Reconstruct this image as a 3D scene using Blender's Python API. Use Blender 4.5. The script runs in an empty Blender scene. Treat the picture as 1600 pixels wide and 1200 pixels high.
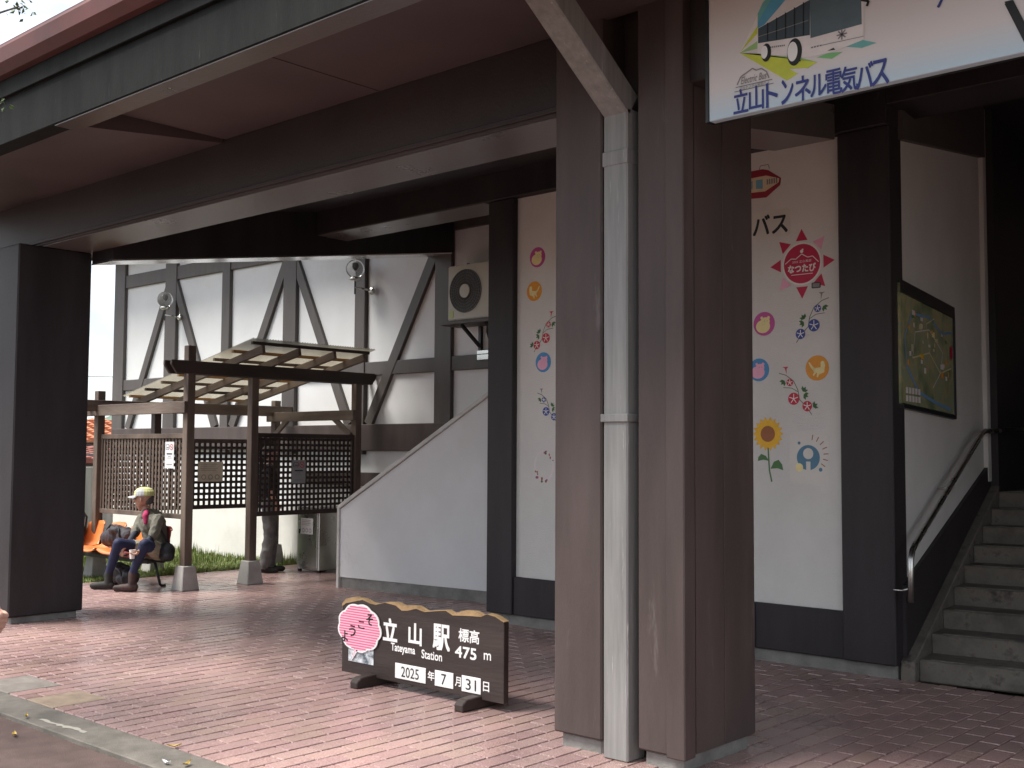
import bpy, bmesh, math, random
import numpy as np
from mathutils import Vector, Matrix
from math import sin, cos, pi, radians

random.seed(7)
sc = bpy.context.scene
col = sc.collection

# ------------------------------------------------------------------ camera
FPX, CX, CY = 1774.0, 800.0, 600.0
YAW, PITCH, ROLL = radians(42.0), radians(3.4), radians(0.3)
CAM = Vector((0, 0, 1.6))
_F = Vector((-sin(YAW)*cos(PITCH), cos(YAW)*cos(PITCH), sin(PITCH)))
_R0 = Vector((cos(YAW), sin(YAW), 0)); _U0 = _R0.cross(_F)
_R = _R0*cos(ROLL) + _U0*sin(ROLL); _U = _U0*cos(ROLL) - _R0*sin(ROLL)
cd = bpy.data.cameras.new('camera'); cam = bpy.data.objects.new('camera', cd); col.objects.link(cam)
cam.matrix_world = Matrix(((_R.x, _U.x, -_F.x, CAM.x), (_R.y, _U.y, -_F.y, CAM.y), (_R.z, _U.z, -_F.z, CAM.z), (0, 0, 0, 1)))
cd.sensor_width = 36; cd.lens = FPX/1600*36; cd.clip_start = .05; cd.clip_end = 3000
sc.camera = cam

# ------------------------------------------------------------------ sky, sun, exposure
SUN_EL, SUN_AZ = radians(60), radians(216)      # azimuth of the light source, clockwise from +y
w = bpy.data.worlds.new('World'); sc.world = w; w.use_nodes = True
nt = w.node_tree; nt.nodes.clear()
N = nt.nodes.new; L = nt.links.new
out = N('ShaderNodeOutputWorld'); bg = N('ShaderNodeBackground'); bg.inputs['Strength'].default_value = .08
sky = N('ShaderNodeTexSky'); sky.sky_type = 'NISHITA'; sky.sun_disc = False
sky.sun_elevation = SUN_EL; sky.sun_rotation = SUN_AZ; sky.air_density = 1.0; sky.dust_density = 2.0
tc = N('ShaderNodeTexCoord'); mp = N('ShaderNodeMapping'); mp.inputs['Scale'].default_value = (1.6, 1.6, 4.0)
no = N('ShaderNodeTexNoise'); no.inputs['Scale'].default_value = 1.7; no.inputs['Detail'].default_value = 7; no.inputs['Roughness'].default_value = .55
rp = N('ShaderNodeValToRGB'); rp.color_ramp.elements[0].position = .30; rp.color_ramp.elements[1].position = .62
rp.color_ramp.elements[0].color = (.6, .6, .6, 1)
mx = N('ShaderNodeMix'); mx.data_type = 'RGBA'; mx.inputs['B'].default_value = (3.45, 3.58, 3.78, 1)
nb = N('ShaderNodeTexNoise'); nb.inputs['Scale'].default_value = 3.2; nb.inputs['Detail'].default_value = 8; nb.inputs['Roughness'].default_value = .6
rb = N('ShaderNodeMapRange'); rb.inputs['From Min'].default_value = .36; rb.inputs['From Max'].default_value = .64; rb.inputs['To Min'].default_value = .62; rb.inputs['To Max'].default_value = 1.18
cl = N('ShaderNodeVectorMath'); cl.operation = 'SCALE'; cl.inputs[0].default_value = (3.6, 3.75, 4.0)
L(mp.outputs[0], nb.inputs['Vector']); L(nb.outputs['Fac'], rb.inputs['Value']); L(rb.outputs[0], cl.inputs['Scale']); L(cl.outputs[0], mx.inputs['B'])
L(tc.outputs['Generated'], mp.inputs['Vector']); L(mp.outputs[0], no.inputs['Vector']); L(no.outputs['Fac'], rp.inputs[0])
L(rp.outputs[0], mx.inputs['Factor']); L(sky.outputs[0], mx.inputs['A']); L(mx.outputs['Result'], bg.inputs['Color']); L(bg.outputs[0], out.inputs[0])
sl = bpy.data.lights.new('sun', 'SUN'); sl.energy = 1.5; sl.angle = radians(25); sl.color = (1, .96, .9)
so = bpy.data.objects.new('sun', sl); col.objects.link(so)
sd = Vector((sin(SUN_AZ)*cos(SUN_EL), cos(SUN_AZ)*cos(SUN_EL), sin(SUN_EL)))
so.rotation_euler = sd.to_track_quat('Z', 'Y').to_euler(); so.location = (0, -10, 20)
vs = sc.view_settings; vs.view_transform = 'Standard'; vs.look = 'None'; vs.exposure = 2.28; vs.gamma = 1
sc.cycles.max_bounces = 10; sc.cycles.diffuse_bounces = 6; sc.cycles.transparent_max_bounces = 12
sc.cycles.caustics_reflective = False; sc.cycles.caustics_refractive = False

# ------------------------------------------------------------------ pixel -> place helpers
def ray(u, v): return _F + _R*((u-CX)/FPX) - _U*((v-CY)/FPX)
def onz(u, v, z=0.): d = ray(u, v); return CAM + d*((z-CAM.z)/d.z)
def onx(u, v, x): d = ray(u, v); return CAM + d*((x-CAM.x)/d.x)
def ony(u, v, y): d = ray(u, v); return CAM + d*((y-CAM.y)/d.y)
def pxd(u, v, dep): return CAM + ray(u, v)*dep
def proj(P):
    q = Vector(P)-CAM; wz = q.dot(_F)
    return (CX+FPX*q.dot(_R)/wz, CY-FPX*q.dot(_U)/wz, wz)

# ------------------------------------------------------------------ materials
def lin(r, g, b):
    f = lambda c: ((c/255)/12.92 if c/255 <= .04045 else ((c/255+.055)/1.055)**2.4)
    return (f(r), f(g), f(b))
MATS = {}
def mat(name, c, rough=.6, var=.12, scale=3., bump=0., bscale=60., metal=0., stretch=(1, 1, 1), c2=None, lo=.35, hi=.68,
        spots=None, spotscale=8., spotlo=.62, spec=.4, detail=6, coat=0., emit=None):
    if name in MATS: return MATS[name]
    m = bpy.data.materials.new(name); m.use_nodes = True; t = m.node_tree; n = t.nodes; l = t.links
    b = n['Principled BSDF']; b.inputs['Roughness'].default_value = rough; b.inputs['Metallic'].default_value = metal
    b.inputs['Specular IOR Level'].default_value = spec
    if coat: b.inputs['Coat Weight'].default_value = coat; b.inputs['Coat Roughness'].default_value = .15
    tcn = n.new('ShaderNodeTexCoord'); mpn = n.new('ShaderNodeMapping'); mpn.inputs['Scale'].default_value = stretch
    l.new(tcn.outputs['Object'], mpn.inputs['Vector'])
    ns = n.new('ShaderNodeTexNoise'); ns.inputs['Scale'].default_value = scale; ns.inputs['Detail'].default_value = detail; ns.inputs['Roughness'].default_value = .62
    l.new(mpn.outputs[0], ns.inputs['Vector'])
    r = n.new('ShaderNodeValToRGB'); r.color_ramp.elements[0].position = lo; r.color_ramp.elements[1].position = hi
    a = tuple(x*(1-var) for x in c); bb = c2 if c2 else tuple(min(1, x*(1+var)) for x in c)
    r.color_ramp.elements[0].color = (*a, 1); r.color_ramp.elements[1].color = (*bb, 1)
    l.new(ns.outputs['Fac'], r.inputs[0]); last = r.outputs[0]
    if spots:
        n2 = n.new('ShaderNodeTexNoise'); n2.inputs['Scale'].default_value = spotscale; n2.inputs['Detail'].default_value = 5; n2.inputs['Roughness'].default_value = .7
        l.new(mpn.outputs[0], n2.inputs['Vector'])
        r2 = n.new('ShaderNodeValToRGB'); r2.color_ramp.elements[0].position = spotlo; r2.color_ramp.elements[1].position = spotlo+.1
        l.new(n2.outputs['Fac'], r2.inputs[0]); mxx = n.new('ShaderNodeMix'); mxx.data_type = 'RGBA'
        l.new(r2.outputs[0], mxx.inputs['Factor']); l.new(last, mxx.inputs['A']); mxx.inputs['B'].default_value = (*spots, 1); last = mxx.outputs['Result']
    l.new(last, b.inputs['Base Color'])
    rr = n.new('ShaderNodeMapRange'); rr.inputs['To Min'].default_value = max(0, rough-.09); rr.inputs['To Max'].default_value = min(1, rough+.09)
    l.new(ns.outputs['Fac'], rr.inputs['Value']); l.new(rr.outputs[0], b.inputs['Roughness'])
    if bump:
        n3 = n.new('ShaderNodeTexNoise'); n3.inputs['Scale'].default_value = bscale; n3.inputs['Detail'].default_value = 4
        l.new(mpn.outputs[0], n3.inputs['Vector']); bp = n.new('ShaderNodeBump'); bp.inputs['Strength'].default_value = bump; bp.inputs['Distance'].default_value = .01
        l.new(n3.outputs['Fac'], bp.inputs['Height']); l.new(bp.outputs[0], b.inputs['Normal'])
    if emit: b.inputs['Emission Color'].default_value = (*emit, 1); b.inputs['Emission Strength'].default_value = 1
    MATS[name] = m; return m

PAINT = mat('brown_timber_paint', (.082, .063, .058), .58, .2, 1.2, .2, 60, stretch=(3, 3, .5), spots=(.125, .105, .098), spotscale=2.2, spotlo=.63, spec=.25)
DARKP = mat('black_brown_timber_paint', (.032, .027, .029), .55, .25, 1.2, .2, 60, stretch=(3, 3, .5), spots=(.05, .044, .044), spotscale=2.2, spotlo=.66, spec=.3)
BEAMP = mat('dark_brown_beam_paint', (.050, .039, .039), .55, .22, .9, .15, 50, spots=(.075, .062, .06), spotscale=1.4, spotlo=.64, spec=.28)
PAINT_G = mat('grey_brown_timber_paint', (.085, .074, .068), .55, .2, 1.5, .15, 50, stretch=(3, 3, .6))
FASC = mat('weathered_fascia_paint', (.013, .0135, .013), .75, .4, 1.5, .2, 30, stretch=(5, 5, .7), spots=(.05, .05, .048), spotscale=3.2, spotlo=.66, spec=.12)
SOFF = mat('brown_soffit_board', (.092, .068, .067), .55, .2, .9, .06, 30)
SOFFL = mat('pale_beam_underside', (.13, .118, .11), .3, .16, 1.2, .1, 40)
REDM = mat('red_painted_metal', (.105, .033, .029), .55, .2, 2, .05, 20)
TRIM = mat('pale_metal_trim', (.52, .51, .48), .45, .2, 2.5, .05, 30, spots=(.3, .29, .27), spotscale=3)
PLAST = mat('white_plaster', (.69, .695, .69), .8, .05, 1.1, .35, 140, spots=(.66, .655, .62), spotscale=.8, spotlo=.58)
PLAST2 = mat('cream_plaster', (.68, .67, .635), .8, .07, 1.1, .45, 120)
CONC = mat('concrete', (.215, .21, .195), .85, .28, 4, .5, 60, spots=(.14, .14, .13), spotscale=5, spotlo=.6)
CONCL = mat('pale_footing_concrete', (.36, .35, .33), .85, .16, 5, .35, 80)
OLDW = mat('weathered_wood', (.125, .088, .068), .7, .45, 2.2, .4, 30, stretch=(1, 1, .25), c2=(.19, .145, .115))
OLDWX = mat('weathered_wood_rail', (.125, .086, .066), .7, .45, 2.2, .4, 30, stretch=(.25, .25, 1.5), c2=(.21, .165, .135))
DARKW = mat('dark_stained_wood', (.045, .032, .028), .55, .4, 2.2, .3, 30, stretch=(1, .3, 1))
YELW = mat('fresh_pine_batten', (.33, .19, .08), .65, .25, 3, .2, 40, stretch=(1, .3, 1))
ASPH = mat('reddish_asphalt', (.115, .076, .067), .85, .22, 6, .8, 220, spots=(.17, .13, .115), spotscale=90, spotlo=.62)
KERBM = mat('kerb_concrete', (.155, .140, .120), .9, .3, 5, .5, 120, spots=(.25, .235, .20), spotscale=60, spotlo=.64)
GROUT = mat('dark_joint_mortar', (.115, .058, .053), .9, .2, 20)
STEEL = mat('stainless_steel', (.55, .55, .52), .28, .1, 2, .02, 30, metal=1)
BLACK = mat('black_painted_steel', (.015, .015, .016), .4, .2, 8)
RUB = mat('black_fabric', (.014, .014, .017), .8, .35, 14, .5, 90)
WHITE = mat('white_print', (.82, .82, .80), .5, .03, 6)
INK = mat('black_print', (.012, .012, .013), .5, .1, 6)
GREYP = mat('grey_print', (.22, .22, .22), .6, .1, 6)
SILV = mat('weathered_grey_pipe', (.225, .222, .212), .5, .2, 2.5, .1, 30, stretch=(9, 9, .5), spots=(.44, .43, .40), spotscale=4.5, spotlo=.61)

def flatcol(name, rgb, rough=.5, var=.08): return mat(name, lin(*rgb), rough, var, 9)

# ------------------------------------------------------------------ mesh builder
class MB:
    def __init__(s): s.v = []; s.f = []; s.m = []
    def add(s, vs, fs, m=0):
        o = len(s.v); s.v += [tuple(p) for p in vs]; s.f += [tuple(i+o for i in f) for f in fs]; s.m += [m]*len(fs)
    def box(s, x0, x1, y0, y1, z0, z1, m=0):
        s.add([(x0,y0,z0),(x1,y0,z0),(x1,y1,z0),(x0,y1,z0),(x0,y0,z1),(x1,y0,z1),(x1,y1,z1),(x0,y1,z1)],
              [(0,3,2,1),(4,5,6,7),(0,1,5,4),(1,2,6,5),(2,3,7,6),(3,0,4,7)], m); return s
    def beam(s, p, q, wd, h, m=0, up=(0, 0, 1)):
        p = Vector(p); q = Vector(q); d = (q-p).normalized(); u = Vector(up); sd_ = d.cross(u).normalized(); u = sd_.cross(d)
        a = sd_*wd/2; b = u*h/2
        s.add([p-a-b, p+a-b, p+a+b, p-a+b, q-a-b, q+a-b, q+a+b, q-a+b], [(0,1,2,3),(7,6,5,4),(0,4,5,1),(1,5,6,2),(2,6,7,3),(3,7,4,0)], m); return s
    def prism(s, poly, vec, m=0):
        n = len(poly); v = Vector(vec); P = [Vector(p) for p in poly]
        s.add(P+[p+v for p in P], [tuple(range(n))[::-1], tuple(range(n, 2*n))]+[(i, (i+1) % n, n+(i+1) % n, n+i) for i in range(n)], m); return s
    def tube(s, pts, r, n=8, m=0, closed=True):
        P = [Vector(p) for p in pts]; rings = []; rr = r if isinstance(r, (list, tuple)) else [r]*len(P)
        ref = Vector((0, 0, 1))
        for i, p in enumerate(P):
            d = (P[min(i+1, len(P)-1)]-P[max(i-1, 0)]).normalized()
            if abs(d.dot(ref)) > .95: ref = Vector((1, 0, 0))
            a = d.cross(ref).normalized(); b = a.cross(d)
            rings += [p+(a*cos(2*pi*k/n)+b*sin(2*pi*k/n))*rr[i] for k in range(n)]
        fs = []
        for i in range(len(P)-1):
            fs += [(i*n+k, i*n+(k+1) % n, (i+1)*n+(k+1) % n, (i+1)*n+k) for k in range(n)]
        if closed: fs += [tuple(range(n))[::-1], tuple(range((len(P)-1)*n, len(P)*n))]
        s.add(rings, fs, m); return s
    def lathe(s, c, prof, n=20, m=0, axis=(0, 0, 1)):
        q = Vector((0, 0, 1)).rotation_difference(Vector(axis)); c = Vector(c); vs_ = []
        for r, z in prof: vs_ += [c+q @ Vector((r*cos(2*pi*k/n), r*sin(2*pi*k/n), z)) for k in range(n)]
        fs = []
        for i in range(len(prof)-1): fs += [(i*n+k, i*n+(k+1) % n, (i+1)*n+(k+1) % n, (i+1)*n+k) for k in range(n)]
        fs += [tuple(range(n))[::-1], tuple(range((len(prof)-1)*n, len(prof)*n))]
        s.add(vs_, fs, m); return s
    def sphere(s, c, r, n=14, m=0, sx=1, sy=1, sz=1):
        c = Vector(c); vs_ = []; h = n//2
        for i in range(1, h): vs_ += [c+Vector((r*sx*sin(pi*i/h)*cos(2*pi*k/n), r*sy*sin(pi*i/h)*sin(2*pi*k/n), r*sz*cos(pi*i/h))) for k in range(n)]
        t = len(vs_); vs_ += [c+Vector((0, 0, r*sz)), c-Vector((0, 0, r*sz))]
        fs = []
        for i in range(h-2): fs += [(i*n+k, (i+1)*n+k, (i+1)*n+(k+1) % n, i*n+(k+1) % n) for k in range(n)]
        fs += [(t, k, (k+1) % n) for k in range(n)] + [(t+1, (h-2)*n+(k+1) % n, (h-2)*n+k) for k in range(n)]
        s.add(vs_, fs, m); return s
    def build(s, name, mats, parent=None, bevel=0., smooth=False, seg=1):
        me = bpy.data.meshes.new(name); me.from_pydata(s.v, [], s.f)
        mats = mats if isinstance(mats, (list, tuple)) else [mats]
        for m in mats: me.materials.append(m)
        me.polygons.foreach_set('material_index', s.m)
        if bevel:
            bm = bmesh.new(); bm.from_mesh(me); bmesh.ops.recalc_face_normals(bm, faces=bm.faces)
            bmesh.ops.bevel(bm, geom=[e for e in bm.edges if e.calc_face_angle(0) > .5], offset=bevel, segments=seg, affect='EDGES', clamp_overlap=True)
            bm.to_mesh(me); bm.free()
        if smooth: me.polygons.foreach_set('use_smooth', [True]*len(me.polygons))
        me.update(); return link(name, me, parent)
def link(name, data, parent=None):
    o = bpy.data.objects.new(name, data); col.objects.link(o)
    if parent is not None:
        o.parent = parent
        if parent.type == 'EMPTY': o.matrix_parent_inverse = Matrix.Translation(parent.location).inverted()
    return o
def tag(o, label, cat, group=None):
    o['label'] = label; o['category'] = cat
    if group: o['group'] = group
    return o
def thing(name, loc, label, cat, group=None):
    o = bpy.data.objects.new(name, None); col.objects.link(o); o.location = loc; o.empty_display_size = .1
    return tag(o, label, cat, group)
def struct(o): o['kind'] = 'structure'; return o
def stuff(o): o['kind'] = 'stuff'; return o
def bx(name, m, parent, *a, bevel=.004): return MB().box(*a).build(name, m, parent, bevel)

# ---- flat print on a plane
class Flat:
    def __init__(s, O, right, up, base=.001, step=.0006):
        s.O = Vector(O); s.r = Vector(right).normalized(); s.u = Vector(up).normalized(); s.n = s.r.cross(s.u); s.b = base; s.st = step
        s.mb = MB(); s.mats = []
    def mi(s, m):
        if m not in s.mats: s.mats.append(m)
        return s.mats.index(m)
    def P(s, x, y, layer): return s.O+s.r*x+s.u*y+s.n*(s.b+layer*s.st)
    def poly(s, pts, m, layer=0):
        s.mb.add([s.P(x, y, layer) for x, y in pts], [tuple(range(len(pts)))], s.mi(m)); return s
    def circ(s, cx, cy, r, m, layer=0, n=28, ry=None): return s.poly([(cx+r*cos(2*pi*k/n), cy+(ry or r)*sin(2*pi*k/n)) for k in range(n)], m, layer)
    def rect(s, x0, y0, x1, y1, m, layer=0): return s.poly([(x0, y0), (x1, y0), (x1, y1), (x0, y1)], m, layer)
    def rrect(s, x0, y0, x1, y1, r, m, layer=0):
        pts = []
        for cx, cy, a0 in ((x1-r, y0+r, -pi/2), (x1-r, y1-r, 0), (x0+r, y1-r, pi/2), (x0+r, y0+r, pi)):
            pts += [(cx+r*cos(a0+k*pi/8), cy+r*sin(a0+k*pi/8)) for k in range(5)]
        return s.poly(pts, m, layer)
    def line(s, pts, wd, m, layer=0):
        for (x0, y0), (x1, y1) in zip(pts, pts[1:]):
            dx, dy = x1-x0, y1-y0; l_ = math.hypot(dx, dy) or 1; nx, ny = -dy/l_*wd/2, dx/l_*wd/2
            s.poly([(x0-nx, y0-ny), (x1-nx, y1-ny), (x1+nx, y1+ny), (x0+nx, y0+ny)], m, layer)
        return s
    def text(s, txt, cx, cy, h, m, layer=2, width=None, bold=0., rot=0., shear=0.):
        vs_, fs = text_mesh(txt, 0., shear)
        if not vs_: return s
        xs = [p[0] for p in vs_]; ys = [p[1] for p in vs_]; k = h/(max(ys)-min(ys)); kx = width/(max(xs)-min(xs)) if width else k
        mxx, myy = (max(xs)+min(xs))/2, (max(ys)+min(ys))/2; ca, sa = cos(rot), sin(rot)
        q = [((x-mxx)*kx, (y-myy)*k) for x, y in vs_]
        o_ = bold*h*1.1
        for i, (ox, oy) in enumerate(((0, 0), (o_, o_), (-o_, o_), (o_, -o_), (-o_, -o_)) if bold else ((0, 0),)):
            s.mb.add([s.P(cx+(x+ox)*ca-(y+oy)*sa, cy+(x+ox)*sa+(y+oy)*ca, layer+i*.06) for x, y in q], fs, s.mi(m))
        return s
    def build(s, name, parent=None): return s.mb.build(name, s.mats, parent)
_tx = {}
def text_mesh(txt, bold=0., shear=0.):
    k = (txt, bold, shear)
    if k not in _tx:
        cu = bpy.data.curves.new('t', 'FONT'); cu.body = txt; cu.offset = bold; cu.shear = shear; cu.resolution_u = 3
        ob = bpy.data.objects.new('t', cu); col.objects.link(ob)
        ev = ob.evaluated_get(bpy.context.evaluated_depsgraph_get()); me = ev.to_mesh()
        _tx[k] = ([(v.co.x, v.co.y) for v in me.vertices], [tuple(p.vertices) for p in me.polygons])
        ev.to_mesh_clear(); bpy.data.objects.remove(ob); bpy.data.curves.remove(cu)
    return _tx[k]

# ---- continuous body from overlapping forms (voxel union, then smoothed)
def blob(name, prims, mats, parent=None, voxel=.012, smooth=4, cloth=(), amp=.010, freq=16.):
    mb = MB(); A = []
    for p in prims:
        if p[0] == 'c':
            a, b, ra, rb, m = Vector(p[1]), Vector(p[2]), p[3], p[4], p[5]
            d = (b-a); ln = d.length; d = d/ln if ln > 1e-6 else Vector((0, 0, 1))
            prof = [(ra*sin(t)+1e-4, -ra*cos(t)) for t in (0, .5, 1., pi/2)] + [(rb*sin(t)+1e-4, ln-rb*cos(t)) for t in (pi/2, 2.14, 2.64, pi)]
            mb.lathe(a, prof, 12, 0, d); A.append((a, b, ra, rb, m))
        elif p[0] == 'e':
            c, r3, m = Vector(p[1]), p[2], p[3]; mb.sphere(c, 1, 16, 0, *r3); rm = min(r3); k = r3.index(max(r3)); ax = Vector((0, 0, 0)); ax[k] = max(r3)-rm
            A.append((c-ax, c+ax+Vector((0, 0, 1e-4)), sum(r3)/3*.9, sum(r3)/3*.9, m))
        elif p[0] == 'b':
            c, h3, m = Vector(p[1]), p[2], p[3]; mb.box(c.x-h3[0], c.x+h3[0], c.y-h3[1], c.y+h3[1], c.z-h3[2], c.z+h3[2]); A.append((c, c+Vector((0, 0, 1e-4)), min(h3), min(h3), m))
    me = bpy.data.meshes.new('tmp'); me.from_pydata(mb.v, [], mb.f); ob = bpy.data.objects.new('tmp', me); col.objects.link(ob)
    bm = bmesh.new(); bm.from_mesh(me); bmesh.ops.recalc_face_normals(bm, faces=bm.faces); bm.to_mesh(me); bm.free()
    r = ob.modifiers.new('r', 'REMESH'); r.mode = 'VOXEL'; r.voxel_size = voxel
    s_ = ob.modifiers.new('s', 'SMOOTH'); s_.factor = .5; s_.iterations = smooth
    ev = ob.evaluated_get(bpy.context.evaluated_depsgraph_get()); nm = bpy.data.meshes.new_from_object(ev); nm.name = name
    bpy.data.objects.remove(ob); nm.materials.clear()
    for m in mats: nm.materials.append(m)
    nP = len(nm.polygons); ce = np.empty(nP*3, np.float32); nm.polygons.foreach_get('center', ce); ce = ce.reshape(-1, 3)
    best = np.full(nP, 1e9); idx = np.zeros(nP, np.int32)
    for a, b, ra, rb, m in A:
        a = np.array(a); b = np.array(b); ab = b-a; t = np.clip(((ce-a) @ ab)/max(ab @ ab, 1e-9), 0, 1)
        dd = np.linalg.norm(ce-(a+t[:, None]*ab), axis=1)-(ra+t*(rb-ra)); k = dd < best; best[k] = dd[k]; idx[k] = m
    nm.polygons.foreach_set('material_index', idx); nm.polygons.foreach_set('use_smooth', [True]*nP); nm.update()
    if cloth:
        from mathutils import noise as _nz
        mark = set()
        for p, i in zip(nm.polygons, idx):
            if i in cloth: mark.update(p.vertices)
        nrm = {i: nm.vertices[i].normal.copy() for i in mark}
        for i in mark:
            v = nm.vertices[i]; c = v.co; q = Vector((c.x*freq, c.y*freq, c.z*freq*.7))
            v.co = c+nrm[i]*amp*(1-2*abs(_nz.noise(q+Vector((3.1, 1.7, .4)))*1.6)+.5*_nz.noise(q*2.3))
        nm.update()
    return link(name, nm, parent)

# ================================================================== THE SETTING
# ---- ground, road, kerb
GRND = mat('bare_earth', (.16, .14, .11), .9, .3, .6)
struct(MB().box(-1500, 1500, -1500, 1500, -.5, -.09).build('ground', GRND))
struct(MB().box(-60, 40, -14, 3.14, -.085, -.028).build('road', ASPH))
kerb = MB().box(-40, 30, 3.14, 3.405, -.084, .0).build('kerb', KERBM, None, .006); struct(kerb)
f = Flat((0, 0, .0), (1, 0, 0), (0, 1, 0), .002)
top, bot = [], []
for k in range(15):
    u = 62+k*5.2; v = 1124+k*1.45; p = onz(u, v); top.append((p.x, p.y+random.uniform(.004, .03))); bot.append((p.x+.01, p.y-random.uniform(.004, .03)))
for k in range(14): f.poly([bot[k], bot[k+1], top[k+1], top[k]], mat('old_mortar', (.36, .34, .29), .9, .1, 20))
f.build('mortar_streak', kerb)

# ---- brick pavement
pv = bpy.data.materials.new('red_paver'); pv.use_nodes = True; t = pv.node_tree; n = t.nodes; l = t.links; b = n['Principled BSDF']
at = n.new('ShaderNodeAttribute'); at.attribute_name = 'tint'
geo = n.new('ShaderNodeNewGeometry')
n1 = n.new('ShaderNodeTexNoise'); n1.inputs['Scale'].default_value = 170; n1.inputs['Detail'].default_value = 2
n2 = n.new('ShaderNodeTexNoise'); n2.inputs['Scale'].default_value = .9; n2.inputs['Detail'].default_value = 6
for q in (n1, n2): l.new(geo.outputs['Position'], q.inputs['Vector'])
r1 = n.new('ShaderNodeValToRGB'); r1.color_ramp.elements[0].position = .42; r1.color_ramp.elements[0].color = (.78, .70, .70, 1); r1.color_ramp.elements[1].position = .72; r1.color_ramp.elements[1].color = (1.75, 2.0, 2.0, 1)
r2 = n.new('ShaderNodeValToRGB'); r2.color_ramp.elements[0].position = .33; r2.color_ramp.elements[0].color = (.72, .72, .74, 1); r2.color_ramp.elements[1].position = .66; r2.color_ramp.elements[1].color = (1.12, 1.1, 1.1, 1)
l.new(n1.outputs['Fac'], r1.inputs[0]); l.new(n2.outputs['Fac'], r2.inputs[0])
m1 = n.new('ShaderNodeMix'); m1.data_type = 'RGBA'; m1.blend_type = 'MULTIPLY'; m1.inputs['Factor'].default_value = 1; m1.clamp_result = False
m2 = n.new('ShaderNodeMix'); m2.data_type = 'RGBA'; m2.blend_type = 'MULTIPLY'; m2.inputs['Factor'].default_value = 1
l.new(at.outputs['Color'], m1.inputs['A']); l.new(r1.outputs[0], m1.inputs['B']); l.new(m1.outputs['Result'], m2.inputs['A']); l.new(r2.outputs[0], m2.inputs['B'])
l.new(m2.outputs['Result'], b.inputs['Base Color'])
rr = n.new('ShaderNodeMapRange'); rr.inputs['From Min'].default_value = .3; rr.inputs['From Max'].default_value = .7; rr.inputs['To Min'].default_value = .2; rr.inputs['To Max'].default_value = .4
l.new(n2.outputs['Fac'], rr.inputs['Value']); l.new(rr.outputs[0], b.inputs['Roughness']); b.inputs['Specular IOR Level'].default_value = .55
bp = n.new('ShaderNodeBump'); bp.inputs['Strength'].default_value = .22; bp.inputs['Distance'].default_value = .004; l.new(n1.outputs['Fac'], bp.inputs['Height']); l.new(bp.outputs[0], b.inputs['Normal'])
pav = MB(); pav.box(-13.02, 4.0, 3.405, 7.93, -.084, -.007); pav.box(-13.02, -7.35, 7.93, 10.0, -.084, -.007)
pav = struct(pav.build('pavement', GROUT))
PX, PY, J = .125, .25, .009
PATCH = [(-8.0, -7.5, 3.405, 3.78), (-7.25, -6.875, 3.405, 3.78)]
cells = []
for i in range(-104, 32):
    x0 = i*PX
    y = 3.41 - (PY/2 if i % 2 else 0)
    ymax = 9.98 if x0 < -7.4 else 7.92
    while y < ymax-.02:
        a, c_ = max(y, 3.41), min(y+PY, ymax); y += PY
        if c_-a < .05: continue
        for p in PATCH:
            if x0+PX > p[0]+.01 and x0 < p[1]-.01 and a < p[3]: a = max(a, p[3])
        if c_-a < .03: continue
        cells.append((x0+J/2, x0+PX-J/2, a+J/2, c_-J/2))
def tint():
    k = random.gauss(1, .06); return (.345*k, .226*k*random.uniform(.97, 1.03), .206*k*random.uniform(.97, 1.03), 1)
BR = [(0, 3, 2, 1), ]
def brick_vs(x0, x1, y0, y1, z, c=.0035):
    dz = [z+random.uniform(-.0014, .0014) for _ in range(4)]
    return [(x0, y0, z-.009), (x1, y0, z-.009), (x1, y1, z-.009), (x0, y1, z-.009), (x0+c, y0+c, dz[0]), (x1-c, y0+c, dz[1]), (x1-c, y1-c, dz[2]), (x0+c, y1-c, dz[3])]
BF = [(4, 5, 6, 7), (0, 1, 5, 4), (1, 2, 6, 5), (2, 3, 7, 6), (3, 0, 4, 7)]
def tinted(name, vs_, fs, tints, per):
    me = bpy.data.meshes.new(name); me.from_pydata(vs_, [], fs); me.materials.append(pv)
    ca = me.color_attributes.new('tint', 'FLOAT_COLOR', 'CORNER'); arr = []
    for tt in tints: arr += list(tt)*(4*per)
    ca.data.foreach_set('color', arr); me.update(); return me
def vis(c_):
    u, v, wz = proj(((c_[0]+c_[1])/2, (c_[2]+c_[3])/2, 0))
    ok = wz > 0 and -20 < u < 1620 and v < 1215
    if ok and 862 < u < 1178 and wz > 6.0: ok = False
    return (0 if ok and c_[3]-c_[2] > .2 else 1, wz)
cells.sort(key=vis)
variants = [tinted('brick', brick_vs(-PX/2+J/2, PX/2-J/2, -PY/2+J/2, PY/2-J/2, 0), BF, [tint()], 5) for _ in range(14)]
for c_ in cells[:300]:
    o = bpy.data.objects.new('brick', random.choice(variants)); col.objects.link(o); o.parent = pav
    o.location = ((c_[0]+c_[1])/2, (c_[2]+c_[3])/2, random.uniform(-.0012, .0012))
V, Fc, T = [], [], []
for c_ in cells[300:]:
    k = len(V); V += brick_vs(*c_, random.uniform(-.0012, .0012)); Fc += [tuple(i+k for i in q) for q in BF]; T.append(tint())
o = link('paving_bricks', tinted('paving_bricks', V, Fc, T, 5), pav); stuff(o)
for k, p in enumerate(PATCH):
    MB().box(p[0]+.006, p[1]-.006, p[2]+.006, p[3]-.004, -.05, .001).build('patch_slab', mat('patch_slab_%d' % k, [(.20, .175, .155), (.27, .205, .15)][k], .8, .2, 8, .4, 150), pav, .004)

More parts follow.
